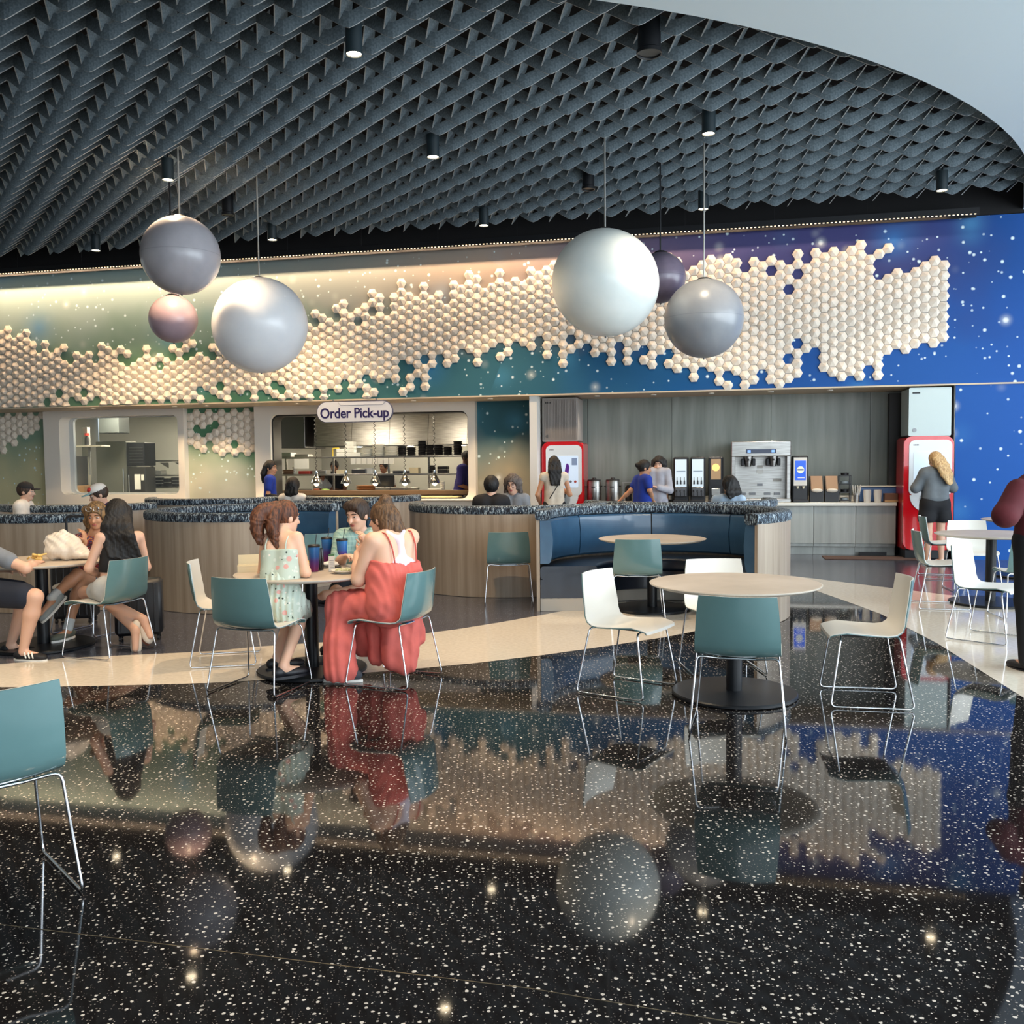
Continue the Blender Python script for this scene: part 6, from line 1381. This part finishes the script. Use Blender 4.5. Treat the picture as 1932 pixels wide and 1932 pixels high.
# blonde woman at the right drink machine
J, f, r, L = standing(6.22, 13.62, 88, 1.64); J['eL'] = L(-.27, .04, 1.12); J['wL'] = L(-.16, .22, 1.2); J['eR'] = L(.27, .04, 1.12); J['wR'] = L(.15, .24, 1.18); J['cR'] = .7
p = Person('person with long blonde hair, grey sweatshirt and black skirt at the right drink machine', J, (-.3, .93, -.2), SK_P, .012, .98, 1.0); p.body()
sd = SD(.04); p.torso(sd, .035, .02, .10); p.sleeve(sd, 'R', 1.85, .026); p.sleeve(sd, 'L', 1.85, .026); p.part('sweatshirt', sd, cloth('sweat_grey', srgb(104, 110, 114)))
sd = SD(.04); sd.c(J['hR'].lerp(J['kR'], -.1), J['hR'].lerp(J['kR'], .5)+p.hlat*.03, .12, .125); sd.c(J['hL'].lerp(J['kL'], -.1), J['hL'].lerp(J['kL'], .5)-p.hlat*.03, .12, .125); sd.c(J['hR'], J['hL'], .13, .13); sd.cut = [(p.pel-V3(0, 0, .27), V3(0, 0, -1))]; p.part('skirt', sd, BLK)
sd = SD(.02); p.haircap(sd, puff=.006, down=.04)
for i in range(7):
    u = -1+i/3; a = p.h(u*.06, -.07, .02); sd.chain([a, p.h(u*.075+.01, -.12, -.10), p.h(u*.07+.04, -.15, -.24), p.h(u*.045+.07, -.15, -.38+.03*abs(u))], [.045, .038, .03, .014])
p.part('hair', sd, H_BLD, .011); p.shoe('R', M_SOLE, M_SOLE); p.shoe('L', M_SOLE, M_SOLE)
# person in maroon at the right edge
J, f, r, L = standing(3.86, 6.75, 100, 1.76); J['eL'] = P(1897, 972, 6.62); J['wL'] = P(1930, 950, 6.85); J['eR'] = L(.3, .05, 1.12)
J['sL'] = P(1922, 925, 6.68)
p = quick('person in a maroon long-sleeved top cut off by the right edge, elbow out', J, (.2, .95, 0), SK_F, H_DBR, cloth('maroon', srgb(84, 18, 28)), BLK, res=.011, slv=1.9, w=1.1)
sd = SD(.03); sd.c(J['sL'], J['eL'], .085, .085); sd.c(J['eL'], J['wL'], .085, .055); p.part('loose_sleeve', sd, MATS['maroon'], .011)
# kitchen staff
def kpos(px, n): 
    tt = kt(px, 880, n)[0]; return W(tt, n)
q = kpos(632, 3.0); J, f, r, L = standing(q.x, q.y, -110, 1.62); quick('cook in a dark top behind the pass, first from the left', J, (-.2, -.95, -.2), SK_B, H_BLK, BLK, BLK, shoes=False)
q = kpos(724, 3.0); J, f, r, L = standing(q.x, q.y, -80, 1.60); J['wR'] = L(.1, .3, 1.0); J['wL'] = L(-.1, .3, 1.0); quick('cook in a white top and dark apron straps behind the pass', J, (-.5, -.85, -.1), SK_B, H_BLK, cloth('cook_white', srgb(226, 222, 214)), BLK, shoes=False)
q = kpos(604, 2.75); J, f, r, L = standing(q.x, q.y, -30, 1.45); J['eR'] = L(.2, .14, 1.02); J['wR'] = L(.12, .42, 1.02); J['eL'] = L(-.2, .14, 1.02); J['wL'] = L(-.12, .42, 1.02); J['hd'] = L(0, .02, 1.30)
quick('cook in a pale shirt bending over the pass at the left', J, (.7, -.7, -.3), SK_B, H_BLK, cloth('pale_shirt', srgb(190, 186, 178)), BLK, shoes=False)
q = kpos(868, 1.75); J, f, r, L = standing(q.x, q.y, -25, 1.78, .10); J['eR'] = L(.2, .1, 1.15); J['wR'] = L(.1, .34, 1.02); J['eL'] = L(-.2, .1, 1.15); J['wL'] = L(-.1, .34, 1.05)
quick('staff person in a violet-blue shirt leaning at the right of the pass', J, (.75, -.6, -.35), SK_D, H_BLK, cloth('violet_blue', srgb(42, 38, 112)), cloth('grey_jeans', srgb(92, 98, 118)), slv=.9, w=1.05, shoes=False)

# ------------------------------------------------------------------ things on the tables
ZT = .7534+.0004
def tumbler(x, y, label, h=.19, r=.045):
    t = thing('tumbler', label, 'cup', (x, y, ZT), 0, 'blue and purple tumblers on the table')
    if 'tumbler_grad' not in MATS:
        m, nt_, b_ = newmat('tumbler_grad'); g = NT(nt_); c = coords(g, (1, 1, 1)); s = g.n('ShaderNodeSeparateXYZ'); g.l(c, s.inputs[0])
        g.l(g.ramp(g.val(0, 'DIVIDE', s.outputs[2], .19), [(.1, srgb(110, 30, 88)), (.42, srgb(70, 44, 120)), (.6, srgb(34, 84, 150)), (1, srgb(40, 110, 176))]), b_.inputs['Base Color']); b_.inputs['Roughness'].default_value = .25; MATS['tumbler_grad'] = m
    b = MB(); b.lathe([(.001, 0), (r*.74, 0), (r, h), (r*.95, h)], 28); b.build('cup', MATS['tumbler_grad'], t, smooth=True)
    b = MB(); b.lathe([(r*1.03, h-.004), (r*1.05, h+.008), (r*.9, h+.014), (.001, h+.014)], 28); b.build('lid', M_BLACKP, t, smooth=True)
    b = MB(); b.cyl((.01, 0, h), (.02, .012, h+.09), .0035, seg=8); b.build('straw', M_BLACKP, t, smooth=True)
a = atz(593, 1078, ZT); tumbler(a.x, a.y, 'tumbler nearest the ponytail girl, with a dark side')
a = atz(617, 1059, ZT); tumbler(a.x, a.y, 'blue and purple tumbler farthest back, before the man in green')
a = atz(646, 1063, ZT); tumbler(a.x, a.y, 'blue and purple tumbler nearest the woman in coral')
a = atz(604, 1075, ZT); t = thing('tall_can', 'slim black can standing right beside the nearest tumbler', 'can', (a.x, a.y, ZT)); b = MB(); b.lathe([(.001, 0), (.026, 0), (.028, .01), (.028, .155), (.022, .168), (.001, .168)], 22); b.build('can', mat('can_gloss', srgb(16, 14, 18), .2), t, smooth=True)
a = atz(631, 1057, ZT); t = thing('dark_bottle', 'black bottle between the two rear tumblers', 'bottle', (a.x, a.y, ZT)); b = MB(); b.lathe([(.001, 0), (.025, 0), (.027, .12), (.012, .16), (.012, .185), (.001, .185)], 20); b.build('bottle', mat('can_gloss', srgb(16, 14, 18), .2), t, smooth=True)
a = atz(626, 1078, ZT); t = thing('spray_bottle', 'small white box with a green top and grey print beside the plates', 'box', (a.x, a.y, ZT), .2)
b = MB(); b.box((0, 0, .06), (.046, .03, .12), bev=.003); b.build('carton', M_WHITE, t); b = MB(); b.box((0, 0, .123), (.044, .028, .018), bev=.003); b.build('green_top', mat('label_green', srgb(60, 110, 60), .4), t)
b = MB(); [b.box((0, -.0156, .03+.014*k), (.032, .0006, .005)) for k in range(5)]; b.build('print', mat('print_grey', srgb(120, 120, 125), .5), t)
def plate(px, py, label, r=.11, food=None):
    a = atz(px, py, ZT); t = thing('plate', label, 'plate', (a.x, a.y, ZT), 0, 'white plates on the cups table')
    b = MB(); b.lathe([(.001, .002), (r*.6, .0), (r*.62, .004), (r, .022), (r*.98, .026), (r*.6, .010), (.001, .009)], 32); b.build('dish', PW, t, smooth=True)
    if food:
        sd = SD(.01)
        for k in range(9): sd.e((rnd.uniform(-.05, .05), rnd.uniform(-.05, .05), .022), (rnd.uniform(.014, .03), rnd.uniform(.012, .024), rnd.uniform(.010, .02)))
        me = sd.mesh('food', food, .005); f_ = place('food_scraps', me, None, (a.x, a.y, ZT)); tag(f_, 'food scraps on the '+label, 'food')
plate(652, 1081, 'white plate right beside the coral sleeve', .11, m_noise('food_a', srgb(220, 210, 190), srgb(150, 160, 90), 60, .7))
plate(575, 1068, 'white plate behind the girl\'s arm', .10, m_noise('food_b', srgb(230, 190, 90), srgb(250, 225, 160), 50, .7))
t_a = atz(610, 1070, ZT); t = thing('serving_tray', 'black food tray lined with white paper in the middle of the table', 'tray', (t_a.x, t_a.y, ZT), .3)
b = MB(); b.box((0, 0, .006), (.26, .2, .012), bev=.004); b.build('tray', M_BLACKP, t)
sd = SD(.012)
for k in range(14): sd.e((t_a.x+rnd.uniform(-.10, .10), t_a.y+rnd.uniform(-.07, .07), ZT+.026), (rnd.uniform(.02, .045), rnd.uniform(.015, .03), rnd.uniform(.008, .018)))
me = sd.mesh('napkins', mat('napkin', srgb(232, 226, 216), .9), .006, (t_a.x, t_a.y, 0)); tag(place('napkins', me, None, (t_a.x, t_a.y, 0)), 'crumpled white napkins on the black food tray', 'napkins')
a = atz(475, 1078, ZT); t = thing('takeaway_box', 'open cream takeaway box at the left end of the cups table', 'box', (a.x, a.y, ZT), .25)
CRM = mat('box_cream', srgb(226, 212, 178), .7); b = MB()
for d_, c_ in (((.2, .004, .05), (0, -.07, .025)), ((.2, .004, .05), (0, .07, .025)), ((.004, .14, .05), (-.1, 0, .025)), ((.004, .14, .05), (.1, 0, .025)), ((.2, .14, .004), (0, 0, .002))): b.box(c_, d_)
b.build('tray', CRM, t); b = MB(); b.box((0, .10, .075), (.2, .004, .09)); b.build('lid', CRM, t)
# left table: plastic bag, fries
a = atz(112, 1058, .756); bx, by = a.x, a.y+.12
sd = SD(.03); sd.e((bx, by, .835), (.19, .14, .09)); sd.e((bx-.03, by, .91), (.15, .11, .075)); sd.e((bx+.10, by-.02, .80), (.13, .10, .05)); sd.c((bx-.10, by, .95), (bx-.02, by, .985), .035, .02); sd.c((bx-.02, by, .985), (bx+.06, by, .955), .02, .03); sd.c((bx-.13, by, .86), (bx-.14, by, .95), .03, .02); sd.cut = [((0, 0, .7545), (0, 0, -1))]
def crumple(X):
    x, y, z = X[..., 0], X[..., 1], X[..., 2]
    return .009*np.sin(26*x+2.2*np.sin(17*z)+12*y)*np.sin(21*z+1.8*np.sin(13*x)) + .0035*np.sin(60*x+42*z+35*y+2*np.sin(20*z))+.003*np.sin(95*z+30*np.sin(9*x)+20*y)*np.sin(80*x+17*z)
me = sd.mesh('bag', mat('plastic_white', srgb(226, 216, 202), .32, coat=.2), .008, (bx, by, 0), disp=crumple); o = place('plastic_bag', me, None, (bx, by, 0)); tag(o, 'crumpled white plastic carrier bag on the left table', 'bag')
b = MB(); t = thing('red_print', 'x', 'x') if False else None
a = atz(68, 1060, .756); sd = SD(.012)
for k in range(16): u = rnd.uniform(0, 6.28); q_ = (a.x+rnd.uniform(-.06, .06), a.y+rnd.uniform(-.05, .05), .772+rnd.uniform(0, .05)); sd.c(q_, (q_[0]+.04*math.cos(u), q_[1]+.04*math.sin(u), q_[2]+rnd.uniform(-.01, .02)), .008, .008)
me = sd.mesh('fries', mat('fries_yellow', srgb(228, 190, 110), .6), .006, (a.x, a.y, 0)); tag(place('fries', me, None, (a.x, a.y, 0)), 'heap of golden fries at the left edge of the left table', 'food')
# suitcases
def suitcase(x, y, rz, label, h=.62, handle=False, col=None):
    t = thing('suitcase', label, 'suitcase', (x, y, .003), rz); m = col or M_BLACKP
    b = MB(); b.box((0, 0, .05+h/2), (.40, .25, h), bev=.03); b.build('shell', m, t, smooth=True)
    for k in range(5): b = MB(); b.box((-.14+.07*k, -.127, .05+h/2), (.02, .008, h*.86), bev=.003); b.build('rib', m, t)
    for sx_ in (-1, 1):
        for sy in (-1, 1): b = MB(); b.cyl((sx_*.16-.01, sy*.08, .024), (sx_*.16+.01, sy*.08, .024), .024, seg=14); b.build('wheel', M_BLACKP, t, smooth=True)
    if handle: b = MB(); b.tube([(-.10, .10, h), (-.10, .10, 1.06), (.10, .10, 1.06), (.10, .10, h)], .012, 8, fillet=.03); b.build('pull_handle', M_BLACKP, t, smooth=True)
a = atz(217, 1224, 0); suitcase(a.x+.05, a.y+.42, .3, 'black suitcase standing behind the long-haired woman\'s chair', .5)
a = atz(92, 1195, 0); suitcase(a.x-.02, a.y+.6, .1, 'black suitcase with its pull handle up behind the left table', .58, True)
